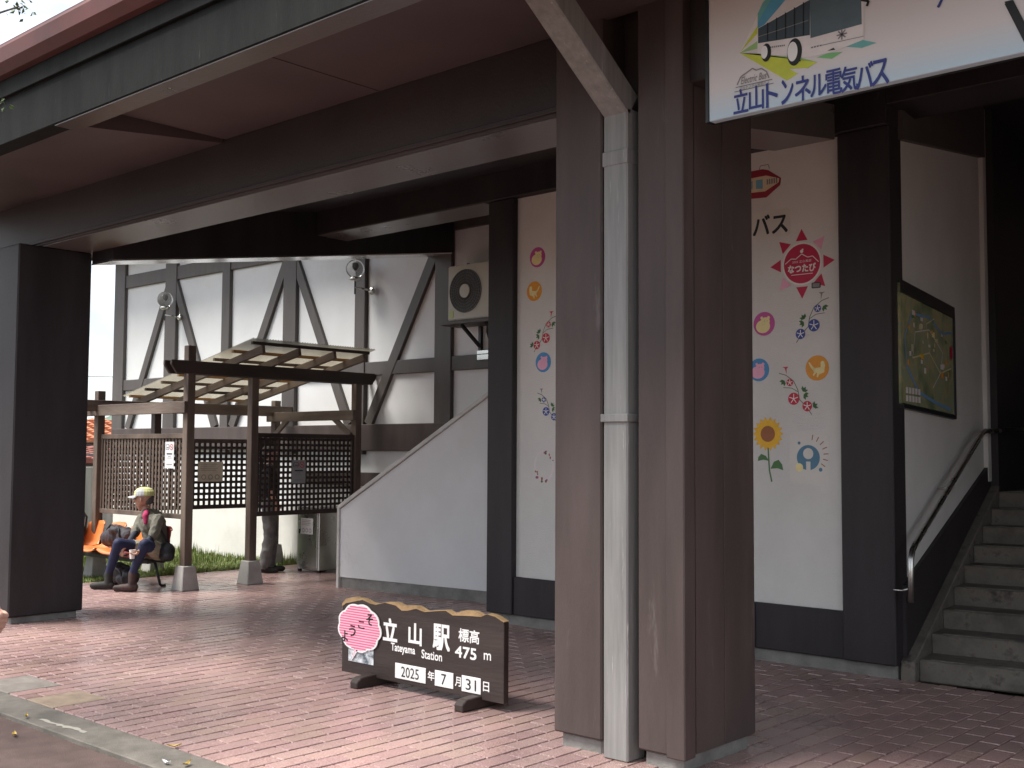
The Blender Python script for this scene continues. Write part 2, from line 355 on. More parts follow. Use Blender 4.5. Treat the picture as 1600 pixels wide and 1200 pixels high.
# ---- lawn strip in front of the white building
GR = bpy.data.materials.new('grass'); GR.use_nodes = True
MATS['grass'] = GR; b = GR.node_tree.nodes['Principled BSDF']; b.inputs['Roughness'].default_value = .6
at = GR.node_tree.nodes.new('ShaderNodeAttribute'); at.attribute_name = 'tint'; GR.node_tree.links.new(at.outputs['Color'], b.inputs['Base Color'])
b.inputs['Subsurface Weight'].default_value = 0
lawn = struct(MB().box(-19.2, -13.02, 4.0, 10.0, -.088, -.01).build('lawn_soil', mat('lawn_soil', (.09, .10, .035), .95, .4, 4)))
V, Fc, T = [], [], []
for _ in range(42000):
    x = -13.0-5.8*random.random()**1.5; y = random.uniform(4.8, 9.97); h = random.uniform(.018, .055)*(1+1.6*max(0, sin(x*2.3)*cos(y*3.1))**2)*(1.7 if y > 9.75 else 1)*(3 if random.random() < .008 else 1); a = random.uniform(0, 2*pi); ww = .006; ln = random.uniform(.0, .05)
    dx, dy = cos(a)*ww, sin(a)*ww; k = len(V)
    V += [(x-dx, y-dy, -.01), (x+dx, y+dy, -.01), (x-dy*ln/ww, y+dx*ln/ww, h)]; Fc.append((k, k+1, k+2)); g = random.uniform(.7, 1.35); T.append((.13*g, .18*g, .035*g, 1) if random.random() > .12 else (.22, .19, .07, 1))
me = bpy.data.meshes.new('grass_blades'); me.from_pydata(V, [], Fc); me.materials.append(GR)
ca = me.color_attributes.new('tint', 'FLOAT_COLOR', 'CORNER'); arr = []
for tt in T: arr += list(tt)*3
ca.data.foreach_set('color', arr)
o = link('grass', me); tag(o, 'short green grass along the foot of the white building', 'grass'); stuff(o)

# ================================================================== CANOPY
can = thing('station_canopy', (-7, 5.1, 0), 'dark brown station canopy with red roof edge on two massive square pillars', 'canopy')
ZB = 3.51
# left pillar
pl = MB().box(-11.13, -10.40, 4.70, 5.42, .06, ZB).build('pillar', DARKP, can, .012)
MB().box(-11.09, -10.44, 4.74, 5.38, -.02, .06).build('concrete_base', CONC, pl, .01)
# centre pillar: two posts with a slot for the rain pipe, boarded corner
xs = {u: ony(u, 700, 4.85).x for u in (866, 870, 940, 945, 990, 996, 1062)}
PR = -3.205
cp = MB(); cp.box(xs[866], xs[940], 4.85, 5.5, .075, 4.3); cp.box(xs[996], PR, 4.85, 5.56, .075, 4.3); cp.box(xs[940]-.01, xs[996]+.01, 5.06, 5.45, .075, 4.3)
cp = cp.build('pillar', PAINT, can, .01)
MB().box(-3.295, PR+.022, 4.828, 4.93, .07, 4.3).build('corner_board', PAINT, cp, .006)
MB().box(xs[866]+.03, xs[940]-.02, 4.885, 5.46, -.02, .075).build('concrete_base', CONC, cp, .012)
MB().box(xs[996]+.02, PR-.03, 4.885, 5.53, -.02, .075).build('concrete_base', CONC, cp, .012)
for y_, w_ in ((4.96, .27), (5.235, .30)):
    MB().box(PR+.001, PR+.006, y_, y_+w_, .08, 4.3).build('side_board', PAINT, cp, .002)
# main beam between the pillars, rising ceiling behind it
mbm = MB().box(-11.6, xs[866]-.002, 4.90, 5.40, ZB, 3.98).build('main_beam', BEAMP, can, .008)
MB().box(-10.38, xs[866]-.004, 4.915, 5.385, ZB-.006, ZB-.001).build('beam_underside', SOFFL, mbm)
MB().box(-11.6, xs[866]-.002, 4.88, 4.90, ZB+.02, ZB+.05).build('beam_moulding', BEAMP, mbm, .003)
MB().box(PR+.01, 3.6, 4.90, 5.40, ZB, 3.98).build('main_beam', BEAMP, can, .008)
fas = MB().box(-11.9, 3.6, 3.60, 3.74, 3.83, 4.17).build('fascia_board', FASC, can, .006)
MB().box(-11.9, 3.6, 3.57, 3.60, 4.165, 4.32).build('upper_fascia_board', FASC, can, .004)
MB().box(-7.50, 3.6, 3.61, 3.775, 3.822, 3.829).build('fascia_underside', SOFFL, fas)
gu = MB()
gu.prism([(-11.95, 3.47, 4.485), (-11.95, 3.46, 4.46), (-11.95, 3.47, 4.36), (-11.95, 3.52, 4.30), (-11.95, 3.60, 4.29), (-11.95, 3.60, 4.485)], (15.55, 0, 0))
gu.build('red_gutter', REDM, can)
rf = MB(); rf.prism([(-11.95, 3.52, 4.488), (-11.95, 9.0, 5.30), (-11.95, 9.0, 5.37), (-11.95, 3.52, 4.535)], (15.55, 0, 0))
for k in range(34): rf.beam((-11.9+k*.455, 3.6, 4.56), (-11.9+k*.455, 9.0, 5.39), .03, .03)
rf.build('roof', REDM, can)
MB().prism([(-11.9, 3.74, 3.835), (-11.9, 4.90, 3.955), (-11.9, 4.90, 4.02), (-11.9, 3.74, 4.02)], (4.48, 0, 0)).build('soffit_board', SOFF, can)
MB().box(-7.38, 3.6, 3.74, 4.90, 3.975, 4.02).build('soffit_board', SOFF, can)
for x in (-5.6, -3.8, -2.0): MB().box(x, x+.005, 3.78, 4.89, 3.971, 3.98).build('soffit_joint', PAINT, can)
ce = MB(); ce.prism([(-11.9, 5.40, 3.86), (-11.9, 7.8, 4.24), (-11.9, 7.8, 4.30), (-11.9, 5.40, 3.92)], (15.5, 0, 0)); ce.build('rising_ceiling', DARKP, can)
cb = MB(); cb.prism([(-4.3, 5.57, 3.60), (-4.3, 7.80, 3.935), (-4.3, 7.80, 4.20), (-4.3, 5.57, 3.88)], (.5, 0, 0)); cb.build('cross_beam', SOFFL, can)
b2 = MB().box(-9.96, -3.4, 7.80, 8.25, 3.98, 4.34).build('rear_beam', DARKP, can, .006)
MB().box(-9.95, -7.4, 7.81, 8.24, 3.974, 3.979).build('beam_underside', SOFFL, b2)
ve = MB(); ve.prism([(-10.36, 5.4, 3.40), (-10.36, 9.96, 4.08), (-10.36, 9.96, 5.5), (-10.36, 5.4, 4.6)], (.40, 0, 0)); ve = ve.build('verge_board', DARKP, can)
vt = MB(); vt.prism([(-10.37, 5.4, 3.385), (-10.37, 9.94, 4.062), (-10.37, 9.94, 4.078), (-10.37, 5.4, 3.40)], (.40, 0, 0)); vt.build('verge_trim', mat('polished_white_metal', (.86, .86, .85), .22, .08, 2, .03, 20, metal=1), ve)
# rain pipe
pp = thing('downspout', (-3.6, 4.85, 0), 'weathered pale grey square rain pipe running down the slot of the brown pillar', 'drainpipe')
px0, px1 = xs[945]+.008, xs[990]-.022; pxm = (px0+px1)/2; pw = px1-px0
ZE = ony(965, 168, 4.80).z
MB().box(px0, px1, 4.825, 4.98, .0, ZE).build('vertical_pipe', SILV, pp, .008)
MB().beam((pxm, 4.89, ZE+.02), (pxm, 3.62, 4.33), pw, .15).build('sloping_pipe', SILV, pp, .008)
MB().box(px0-.004, px1+.004, 4.819, 4.985, ZE-.30, ZE-.22).build('pipe_socket', SILV, pp, .004)
zb = ony(965, 650, 4.80).z
MB().box(px0-.01, px1+.01, 4.812, 4.99, zb-.03, zb+.012).build('pipe_clip', SILV, pp, .003)

# ================================================================== STATION FRONT
st = thing('station_building', (-5.4, 7.9, 0), 'station front wall of white plaster in a dark timber frame behind the canopy', 'building')
MB().box(-7.06, -3.79, 7.90, 8.0, .44, 3.985).build('plaster_panel', PLAST2, st)
for a, c_ in ((-7.37, -7.05), (-3.80, -3.40)): MB().box(a, c_, 7.835, 8.05, .10, 3.98).build('post', DARKP, st, .008)
MB().box(-7.05, -3.80, 7.86, 8.0, .10, .445).build('sill_beam', DARKP, st, .006)
for x in (-6.25, -5.4, -4.55): MB().box(x, x+.02, 7.852, 7.87, .11, .43).build('sill_batten', DARKP, st, .002)
MB().box(-7.40, -3.42, 7.90, 8.05, -.02, .10).build('plinth', CONC, st, .012)
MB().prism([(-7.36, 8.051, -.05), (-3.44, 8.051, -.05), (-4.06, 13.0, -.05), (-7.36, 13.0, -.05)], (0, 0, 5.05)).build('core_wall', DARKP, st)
TURN = [MB().box(-3.42, -3.398, 7.99, 10.66, .20, 5.2).build('stair_side_plaster', PLAST2, st), MB().box(-3.42, -3.36, 10.56, 10.68, 1.35, 5.2).build('corner_strip', PLAST2, st, .004),
        MB().box(-3.42, -3.30, 10.68, 14.6, .5, 5.4).build('dark_side_board', DARKP, st)]
sk = MB(); sk.prism([(-3.397, 7.96, .10), (-3.397, 10.7, 1.22), (-3.397, 10.7, 1.52), (-3.397, 7.96, .66)], (.03, 0, 0)); TURN.append(sk.build('stair_skirting', DARKP, st))
hd = MB(); hd.prism([(-3.397, 8.0, 3.90), (-3.397, 10.6, 4.33), (-3.397, 10.6, 4.9), (-3.397, 8.0, 4.9)], (.05, 0, 0)); TURN.append(hd.build('stair_head_board', PAINT_G, st))
MB().box(-3.4, 3.6, 7.80, 8.30, 4.12, 5.2).build('stair_lintel', DARKP, st, .006)
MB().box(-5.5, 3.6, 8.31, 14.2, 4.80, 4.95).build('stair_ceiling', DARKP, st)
MB().box(1.25, 1.45, 8.1, 13.9, -.02, 4.9).build('stair_far_wall', PLAST2, st)
MB().box(1.45, 3.6, 7.9, 8.1, -.02, 4.7).build('front_wall', PLAST2, st)
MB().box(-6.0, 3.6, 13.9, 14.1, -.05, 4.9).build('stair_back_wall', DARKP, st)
q0 = ony(1589, 470, 13.86); MB().box(q0.x, 1.25, 13.84, 13.89, 2.6, 4.6).build('back_panel', PLAST2, st)
# stairs
STEP = mat('worn_stair_concrete', (.145, .128, .108), .85, .4, 3, .4, 60, spots=(.065, .054, .048), spotscale=3, spotlo=.55)
sr = thing('staircase', (-1.2, 8.1, 0), 'worn grey concrete staircase climbing into the dark station entrance', 'stairs')
for k in range(9):
    s_ = MB().box(-3.30, 1.9, 8.0+.33*k, 8.0+.33*(k+1)+.012 if k < 8 else 14.4, .14*k-.02, .14*(k+1)).build('step', STEP, sr, .012)
    TURN += [s_, MB().box(-3.22, 1.8, 7.998+.33*k, 8.045+.33*k, .14*(k+1), .14*(k+1)+.005).build('nosing', mat('nosing_strip', (.17, .16, .14), .7, .4, 6), s_, .002)]
ss = MB(); ss.prism([(-3.397, 7.90, -.02), (-3.397, 7.98, -.02), (-3.397, 10.7, 1.13), (-3.397, 10.7, 1.32), (-3.397, 8.0, .17), (-3.397, 7.90, .13)], (.10, 0, 0)); TURN.append(ss.build('stringer', STEP, sr, .008))
# handrail
hr = thing('handrail', (-3.3, 7.9, .5), 'bent stainless steel handrail climbing beside the stairs under the map', 'handrail')
TURN.append(MB().tube([(-3.29, 7.80, .56), (-3.29, 7.82, .86), (-3.29, 7.86, .92), (-3.29, 7.95, .965), (-3.29, 10.0, 1.77), (-3.29, 10.12, 1.80), (-3.29, 10.7, 1.81)], .021, 12).build('rail', STEEL, hr, smooth=True))
for y, z in ((7.81, .66), (8.95, 1.345), (10.4, 1.805)):
    TURN.append(MB().tube([(-3.29, y, z), (-3.35, y, z-.02), (-3.41, y, z-.02)], .008, 8).build('bracket', STEEL, hr, smooth=True))
hr2 = MB().tube([(-3.25, 10.75, 1.83), (-1.2, 10.75, 1.83)], .016, 10).build('crossbar', STEEL, smooth=True); TURN.append(hr2)
tag(hr2, 'thin steel bar running level across the head of the stairs', 'rail')
_piv = Vector((-3.4, 7.9, 0)); TM = Matrix.Translation(_piv) @ Matrix.Rotation(radians(7), 4, 'Z') @ Matrix.Translation(-_piv)

# ================================================================== WHITE STAIR PARAPET
pa = thing('stair_parapet', (-9.3, 8.7, 0), 'white plastered wall with sloping top and grey concrete foot left of the station post', 'wall')
A0, A1 = ony(530, 792, 8.62), ony(768, 610, 8.80); xe = -7.38; sl_ = (A1.z-A0.z)/(A1.x-A0.x); ze = A0.z+sl_*(xe-A0.x)
ya = lambda x: 8.62+.09*(x+10.47)
pw_ = MB(); pw_.prism([(-10.47, ya(-10.47), .125), (xe, ya(xe), .125), (xe, ya(xe), ze-.03), (-10.47, ya(-10.47), A0.z-.03)], (.0, .16, 0)); pw_.build('wall', PLAST, pa)
pf = MB(); pf.prism([(-10.44, ya(-10.44)+.012, -.02), (xe, ya(xe)+.012, -.02), (xe, ya(xe)+.012, .125), (-10.44, ya(-10.44)+.012, .125)], (0, .14, 0)); pf.build('concrete_foot', CONC, pa)
cpn = MB(); cpn.beam((-10.49, 8.695, A0.z-.005), (xe, ya(xe)+.075, ze-.005), .21, .045); cpn.build('coping', TRIM, pa, .006)
MB().box(-10.505, -10.462, 8.60, 8.80, -.02, A0.z-.0).build('end_trim', TRIM, pa, .005)

# ================================================================== HALF-TIMBERED BUILDING BEHIND
YB = 10.0
hb = thing('half_timbered_building', (-13, 10, 0), 'white half-timbered building with grey-brown braces behind the pergola', 'building')
MB().box(-18.2, -7.37, YB, YB+.25, -.05, 5.3).build('front_wall', PLAST, hb)
MB().box(-18.2, -18.0, YB+.25, 17, -.05, 5.3).build('side_wall', PLAST, hb)
for a, c_ in ((-18.25, -17.91), (-16.62, -16.29), (-14.99, -14.78), (-13.43, -13.13), (-11.83, -11.62), (-10.275, -9.98)):
    MB().box(a, c_, YB-.06, YB+.02, 1.55, 5.2).build('post', PAINT_G, hb, .006)
def rail(z0, z1, m=PAINT_G, x0=-18.2, x1=-7.4, yo=.045, nm='rail'):
    MB().box(x0, x1, YB-yo, YB+.02, z0, z1).build(nm, m, hb, .006)
rail(4.36, 4.58); rail(2.60, 2.78); rail(1.60, 1.95, PAINT, yo=.075, nm='sill_rail'); rail(1.13, 1.31, PAINT, x0=-12.9, yo=.04, nm='lower_rail')
for (a, az), (c_, cz) in (((-16.50, 4.36), (-17.75, 1.95)), ((-16.38, 4.36), (-15.15, 1.95)), ((-13.38, 4.36), (-14.70, 1.95)), ((-13.20, 4.36), (-11.95, 1.95)), ((-10.20, 4.28), (-11.55, 1.95))):
    MB().beam((a, YB-.02, az), (c_, YB-.02, cz), .064, .15, up=(1, 0, 0)).build('brace', PAINT_G, hb, .004)
MB().box(-18.2, -13.0, YB-.012, YB+.02, -.04, .85).build('base_course', mat('stained_base_plaster', (.68, .665, .61), .85, .1, 1.2, .4, 90, spots=(.58, .54, .46), spotscale=1.1, spotlo=.64), hb)
bro = MB(); bro.box(-18.95, -7.37, 9.35, 18, 5.0, 5.12); bro.build('roof_soffit', SOFF, hb)
ev = MB(); ev.prism([(-18.95, 9.3, 4.95), (-18.95, 18, 4.95), (-18.95, 18, 5.25), (-18.95, 9.3, 5.25)], (-.05, 0, 0)); ev.build('verge_board', PAINT, hb)
for y in (10.6, 12.2): MB().box(-18.94, -18.2, y, y+.14, 4.80, 5.0).build('outrigger', PAINT, hb, .005)
rfb = MB(); rfb.prism([(-19.1, 9.1, 5.16), (-19.1, 18, 6.4), (-19.1, 18, 6.5), (-19.1, 9.1, 5.26)], (11.6, 0, 0)); rfb.build('roof', REDM, hb)

# ================================================================== STATION NAME BOARD
YS = 5.22
sb = thing('station_name_board', (-5.5, YS, 0), 'low dark wooden station name board with white lettering standing on the brick pavement', 'sign')
BX0, BX1 = -6.30, -4.755
BROWN = mat('board_brown_stain', (.042, .030, .026), .5, .3, 2.5, .25, 30, stretch=(.3, 1, 2), spots=(.11, .075, .05), spotscale=6, spotlo=.75)
TANW = mat('raw_wood_edge', (.38, .25, .125), .7, .3, 6, .3, 40)
prof = [(0, .52), (.04, .555), (.12, .575), (.22, .572), (.30, .55), (.36, .547), (.45, .57), (.56, .575), (.62, .56), (.68, .568), (.76, .572), (.84, .545), (.95, .562), (1.04, .572), (1.10, .553), (1.19, .583), (1.28, .588), (1.35, .572), (1.40, .585), (1.47, .578), (1.545, .55)]
ZL = .052
poly = [(BX0, YS, ZL), (BX1, YS, ZL)] + [(BX0+a, YS, z) for a, z in reversed(prof)]
MB().prism(poly, (0, .045, 0)).build('board', BROWN, sb, .003)
ed = MB()
for (a, z), (a2, z2) in zip(prof, prof[1:]):
    d1 = .001+.03*max(0, sin(a*11+.6)); d2 = .001+.03*max(0, sin(a2*11+.6))
    ed.prism([(BX0+a, YS-.003, z-d1), (BX0+a2, YS-.003, z2-d2), (BX0+a2, YS-.003, z2+.003), (BX0+a, YS-.003, z+.003)], (0, .05, 0))
ed.build('raw_edge', TANW, sb)
for u in (556, 720):
    x = ony(u+8, 1085, YS-.1).x
    ft = MB(); ft.prism([(x-.035, YS-.17, -.0), (x-.035, YS-.17, .045), (x-.035, YS-.13, .072), (x-.035, YS-.0, .078), (x-.035, YS+.045, .078), (x-.035, YS+.17, .072), (x-.035, YS+.21, .045), (x-.035, YS+.21, 0)], (.075, 0, 0)); ft.build('foot', BROWN, sb, .006)
F0 = Flat((0, YS, 0), (1, 0, 0), (0, 0, 1), .0015)
def at(u, v): p = ony(u, v, YS); return p.x, p.z
def word(fl_, txt, u, v, h, m, bold=0., width=None, layer=2, **k): x, z = at(u, v); fl_.text(txt, x, z, h, m, layer, width, bold, **k)
k_ = .0041
for args in (('立', 610, 984, 35*k_, .03, .135), ('山', 649, 991, 33*k_, .03, .12), ('駅', 690, 996, 39*k_, .025, .15), ('標高', 733, 994, 20*k_, .02, .18), ('475', 728, 1020, 17*k_, .03, .185), ('m', 762, 1026, 10*k_, .02, .06),
             ('Tateyama', 630, 1015, 16*k_, .02, .235), ('Station', 675, 1024, 13.5*k_, .02, .19), ('年', 674, 1056, 14*k_, .02, .06), ('月', 716, 1065, 14*k_, .02, .05), ('日', 760, 1073, 14*k_, .02, .05)):
    F0 = Flat((0, YS, 0), (1, 0, 0), (0, 0, 1), .0015); word(F0, args[0], args[1], args[2], args[3], WHITE, args[4], args[5]); F0.build('lettering', sb)
for (ua, ub, va, vb, tx) in ((618, 666, 1044, 1059, '2025'), (680, 709, 1054, 1069, '7'), (722, 752, 1063, 1077, '31')):
    xa, za = at(ua, (va+vb)/2); xb, zb_ = at(ub, (va+vb)/2); zc = (za+zb_)/2
    cd_ = MB().box(xa, xb, YS-.006, YS-.0005, zc-.05, zc+.05).build('date_card', WHITE, sb, .002)
    fc = Flat((0, YS-.006, 0), (1, 0, 0), (0, 0, 1), .001); fc.text(tx, (xa+xb)/2, zc, .068, INK, 1, width={'2025': .17, '7': .045, '31': .09}[tx]); fc.build('numerals', cd_)
# welcome cloud sticker and photo sheet
PINK = mat('pink_print', lin(214, 112, 146), .5, .04, 5); PINKL = mat('pale_pink_print', lin(246, 190, 205), .5, .04, 5)
cx_, cz_ = at(563, 981)
pts = []
for k in range(72):
    a = 2*pi*k/72; r = 1+.075*abs(sin(a*4.5+.4))-.05
    pts.append((cx_+.228*r*cos(a+.35)*1.0, cz_+.155*r*sin(a)+.055*cos(a)))
tail = [(cx_-.04, cz_-.13), (cx_-.08, cz_-.235), (cx_-.0, cz_-.145)]
fc = MB(); fc.prism([(x, YS-.012, z) for x, z in pts], (0, .006, 0)); fc.prism([(x, YS-.012, z) for x, z in tail], (0, .006, 0))
clo = fc.build('welcome_cloud', WHITE, sb)
g = Flat((0, YS-.012, 0), (1, 0, 0), (0, 0, 1), .0008)
sh = lambda p, s_: (cx_+(p[0]-cx_)*s_, cz_+(p[1]-cz_)*s_)
inn = [sh(p, .93) for p in pts]
g.poly(inn, PINKL, 0); g.poly([(cx_-.034, cz_-.125), (cx_-.068, cz_-.215), (cx_-.012, cz_-.135)], PINKL, .5)
for k in range(-10, 11):
    z0 = cz_+k*.0175; xs_ = []
    for (x1, z1), (x2, z2) in zip(inn, inn[1:]+inn[:1]):
        if (z1-z0)*(z2-z0) < 0: xs_.append(x1+(x2-x1)*(z0-z1)/(z2-z1))
    if len(xs_) >= 2: g.rect(min(xs_), z0-.0048, max(xs_), z0+.0048, PINK, 1)
for c_, u, v in (('よ', 541, 993), ('う', 553, 985), ('こ', 567, 976), ('そ', 580, 968)):
    x, z = at(u, v); g.text(c_, x, z, .075 if c_ != 'こ' else .05, INK, 3, width=.066, bold=.02)
g.build('cloud_print', clo)
PH = mat('photo_print', (.25, .32, .38), .25, .6, 14, c2=(.72, .76, .78), lo=.4, hi=.6)
xa, _ = at(545, 1025); xb, _ = at(584, 1030); MB().box(xa, xb, YS-.004, YS-.0005, .135, .38).build('photo_sheet', PH, sb)

# ================================================================== BUS BANNER
YN = 4.76
bn = thing('hanging_signboard', (-2.9, YN, 3.2), 'large pale signboard with a printed bus hanging beside the brown pillar', 'signboard')
gm = bpy.data.materials.new('banner_print'); gm.use_nodes = True; t = gm.node_tree; b = t.nodes['Principled BSDF']; b.inputs['Roughness'].default_value = .4
tcn = t.nodes.new('ShaderNodeTexCoord'); spx = t.nodes.new('ShaderNodeSeparateXYZ'); t.links.new(tcn.outputs['Object'], spx.inputs[0])
mr = t.nodes.new('ShaderNodeMapRange'); p0 = ony(1108, 190, YN); mr.inputs['From Min'].default_value = p0.z; mr.inputs['From Max'].default_value = p0.z+.16
rpp = t.nodes.new('ShaderNodeValToRGB'); rpp.color_ramp.elements[0].color = (.46, .60, .68, 1); rpp.color_ramp.elements[1].color = (.68, .635, .615, 1)
t.links.new(spx.outputs['Z'], mr.inputs['Value']); t.links.new(mr.outputs[0], rpp.inputs[0]); t.links.new(rpp.outputs[0], b.inputs['Base Color'])
BZ = p0.z; BXL = p0.x
MB().box(BXL, BXL+3.6, YN, YN+.05, BZ, BZ+1.15).build('panel', gm, bn, .003)
MB().box(BXL-.018, BXL+.0, YN-.004, YN+.055, BZ-.004, BZ+1.16).build('frame_edge', BLACK, bn)
MB().box(BXL-.018, BXL+3.61, YN+.05, YN+.075, BZ+.0, BZ+1.16).build('back_frame', BLACK, bn)
for dx in (.25, 1.6, 3.2): MB().box(BXL+dx, BXL+dx+.05, YN+.075, 4.90, BZ+.4, BZ+.46).build('hanger', BLACK, bn)
G = Flat((0, YN, 0), (1, 0, 0), (0, 0, 1), .001)
def B(u, v): p = ony(u, v, YN); return (p.x, p.z)
def bp_(pts, m, layer=0): G.poly([B(*p) for p in pts], m, layer)
YG = flatcol('lime_print', (196, 205, 70)); GG = flatcol('green_print', (150, 190, 120)); TQ = flatcol('turquoise_print', (110, 175, 170)); TQ2 = flatcol('sky_blue_print', (90, 160, 190))
GLS = flatcol('dark_glass_print', (62, 75, 82)); GLS2 = flatcol('glass_print', (88, 104, 110)); NAVY = flatcol('navy_print', (50, 62, 130)); OFF = flatcol('bus_white_print', (225, 218, 215))
R = (1156, 83)
fan = [(1262, -40), (1215, -18), (1192, 4), (1184, 22), (1184, 40), (1184, 52), (1184, 64), (1184, 76)]
for k, m in enumerate((TQ2, TQ, GG, OFF, YG, OFF, GG)): bp_([R, fan[k+1], fan[k]], m, .2+.05*k)
bp_([R, (1230, 126), (1247, 115), (1186, 84)], YG, 1); bp_([R, (1186, 84), (1262, 107), (1277, 97), (1250, 90)], GG, 1)
bp_([(1180, 86), (1232, 108), (1262, 106), (1278, 97)], YG, 2)
bp_([(1276, 90), (1300, 92), (1317, 81), (1294, 83)], flatcol('leaf_print', (120, 185, 120)), 1); bp_([(1320, 73), (1347, 75), (1370, 67), (1346, 62)], TQ, 1)
bp_([(1184, 84), (1184, 45), (1196, 38), (1265, -2), (1350, -8), (1350, 62), (1300, 82), (1262, 90)], OFF, 3)
bp_([(1185, 68), (1185, 45), (1262, 2), (1266, 0), (1266, 55)], GLS, 4); bp_([(1267, 60), (1266, 0), (1275, -10), (1346, -10), (1347, 38)], GLS2, 5)
for k in range(5): G.line([B(1200+k*14, 64-k*2), B(1200+k*14, 36-k*8)], .006, INK, 6)
G.line([B(1185, 58), B(1264, 32)], .004, GREYP, 6); G.line([B(1346, 0), B(1358, 2), B(1355, 10)], .012, INK, 6)
for (u, v, r) in ((1195, 82, .042), (1239, 81, .062)):
    x, z = B(u, v); G.circ(x+.01, z-.004, r*.62, INK, 6, ry=r*1.05); G.circ(x, z, r*.42, WHITE, 7, ry=r*.75); 
G.poly([B(*p) for p in ((1236, 97), (1252, 96), (1250, 91), (1240, 92))], INK, 5)
bp_([(1293, 80), (1306, 78), (1303, 75)], INK, 6)
for k in range(9): G.rect(*B(1201+k*3, 76-k*.4), *B(1203+k*3, 73-k*.4), GREYP, 6)
for k in range(4): G.rect(*B(1268+k*4.5, 76-k), *B(1271+k*4.5, 73-k), GREYP, 6)
G.line([B(1285, 71), B(1350, 57)], .003, GREYP, 6)
x, z = B(1316, 54)
for k in range(4): G.line([(x-.025*cos(k*pi/4), z-.025*sin(k*pi/4)), (x+.025*cos(k*pi/4), z+.025*sin(k*pi/4))], .006, GREYP, 6)
G.build('bus_print', bn); G = Flat((0, YN, 0), (1, 0, 0), (0, 0, 1), .001)
for i, c_ in enumerate('立山トンネル電気バス'):
    u = 1158+i*24.2; v = 158-i*5.0; x, z = B(u, v); G.text(c_, x, z, .115 if c_ not in 'ル' else .1, NAVY, 4, width=.078 if c_ not in 'トン' else .06, bold=.014)
G.build('tunnel_lettering', bn); G = Flat((0, YN, 0), (1, 0, 0), (0, 0, 1), .001)
ol = [B(*p) for p in ((1152, 133), (1158, 120), (1168, 113), (1176, 107), (1182, 110), (1190, 107), (1198, 112), (1202, 122))]
G.line(ol, .006, GREYP, 3); G.line([B(1150, 137), B(1207, 124)], .004, GREYP, 3); G.line([B(1148, 144), B(1209, 130)], .004, GREYP, 3)
x, z = B(1178, 122); G.text('Electric Bus', x, z, .035, GREYP, 4, width=.14, bold=.004, shear=.3); x, z = B(1179, 133); G.text('立山トンネル電気バス', x, z, .022, GREYP, 4, width=.16)
G.build('mountain_logo', bn); G = Flat((0, YN, 0), (1, 0, 0), (0, 0, 1), .001)
x, z = B(1604, 32); G.text('V', x, z, .19, INK, 4, width=.16, bold=.02)
G.build('lettering', bn); G = Flat((0, YN, 0), (1, 0, 0), (0, 0, 1), .001); G.line([B(1475, -6), B(1466, 12)], .012, NAVY, 4); G.build('lettering_stroke', bn)

# ================================================================== STICKERS ON THE STATION WALL
YW = 7.90
def wall(u, v): p = ony(u, v, YW); return (p.x, YW, p.z)
def sticker(u, v): return Flat(wall(u, v), (1, 0, 0), (0, 0, 1), .0012, .0007)
MAG = flatcol('magenta_print', (190, 80, 150)); CRM = flatcol('cream_print', (236, 222, 160)); ORG = flatcol('orange_print', (222, 150, 45)); SKYB = flatcol('blue_ring_print', (70, 140, 190)); PNK2 = flatcol('rose_print', (232, 170, 195))
CRIM = flatcol('crimson_print', (188, 28, 72)); LEAF = flatcol('leaf_green_print', (70, 115, 65)); STEM = flatcol('stem_print', (95, 105, 75)); BLU = flatcol('deep_blue_print', (55, 75, 150)); RED = flatcol('flower_red_print', (190, 40, 62)); SUNY = flatcol('sunflower_print', (232, 180, 40)); SUNB = flatcol('sunflower_heart_print', (150, 90, 50))
def bear(u, v, r, ring, fill, label):
    s_ = sticker(u, v); s_.circ(0, 0, r, ring, 0); s_.circ(-.1*r, -.22*r, .66*r, fill, 1, ry=.55*r); s_.circ(.12*r, .2*r, .42*r, fill, 2, ry=.34*r); s_.circ(.42*r, .48*r, .14*r, fill, 3); s_.circ(-.2*r, .5*r, .13*r, fill, 3)
    for dx in (.05, .3): s_.circ(dx*r, .22*r, .035*r, GREYP, 4, 8)
    tag(s_.build('bear_sticker'), label, 'sticker', 'round animal stickers on the station wall')
def cat(u, v, r, fl_, label):
    s_ = sticker(u, v); s_.circ(0, 0, r, ORG, 0); q = lambda *p: [(fl_*x*r, y*r) for x, y in p]
    def pl_(*p):
        pts_ = q(*p); s_.poly(pts_ if fl_ > 0 else pts_[::-1], CRM, 1)
    pl_((-.6, -.35), (-.2, -.5), (.35, -.25), (.3, 0), (-.3, .05), (-.62, -.1)); pl_((.3, -.25), (.55, .05), (.75, .45), (.65, .5), (.4, .15), (.2, 0)); pl_((-.62, -.1), (-.3, .0), (-.3, .42), (-.42, .55), (-.6, .5), (-.68, .2))
    pl_((-.2, -.45), (-.05, -.75), (.05, -.72), (.02, -.35)); pl_((.1, -.4), (.3, -.62), (.38, -.55), (.25, -.25)); tag(s_.build('animal_sticker'), label, 'sticker', 'round animal stickers on the station wall')
bear(840, 402, .094, MAG, CRM, 'magenta ringed cream bear sticker above an orange disc on the narrow wall strip')
cat(835, 455, .092, 1, 'orange disc sticker with leaping animal just below a magenta bear disc')
bear(849, 566, .092, SKYB, PNK2, 'blue ringed pink bear sticker between red and blue flower stickers')
bear(1194, 506, .094, MAG, CRM, 'magenta ringed cream bear sticker beside blue flowers under the red sun emblem')
cat(1277, 575, .096, -1, 'orange disc sticker with leaping animal above red flowers near the wide wall post')
bear(1186, 578, .090, SKYB, PNK2, 'blue ringed pink bear sticker half hidden by the pillar, beside red flowers')
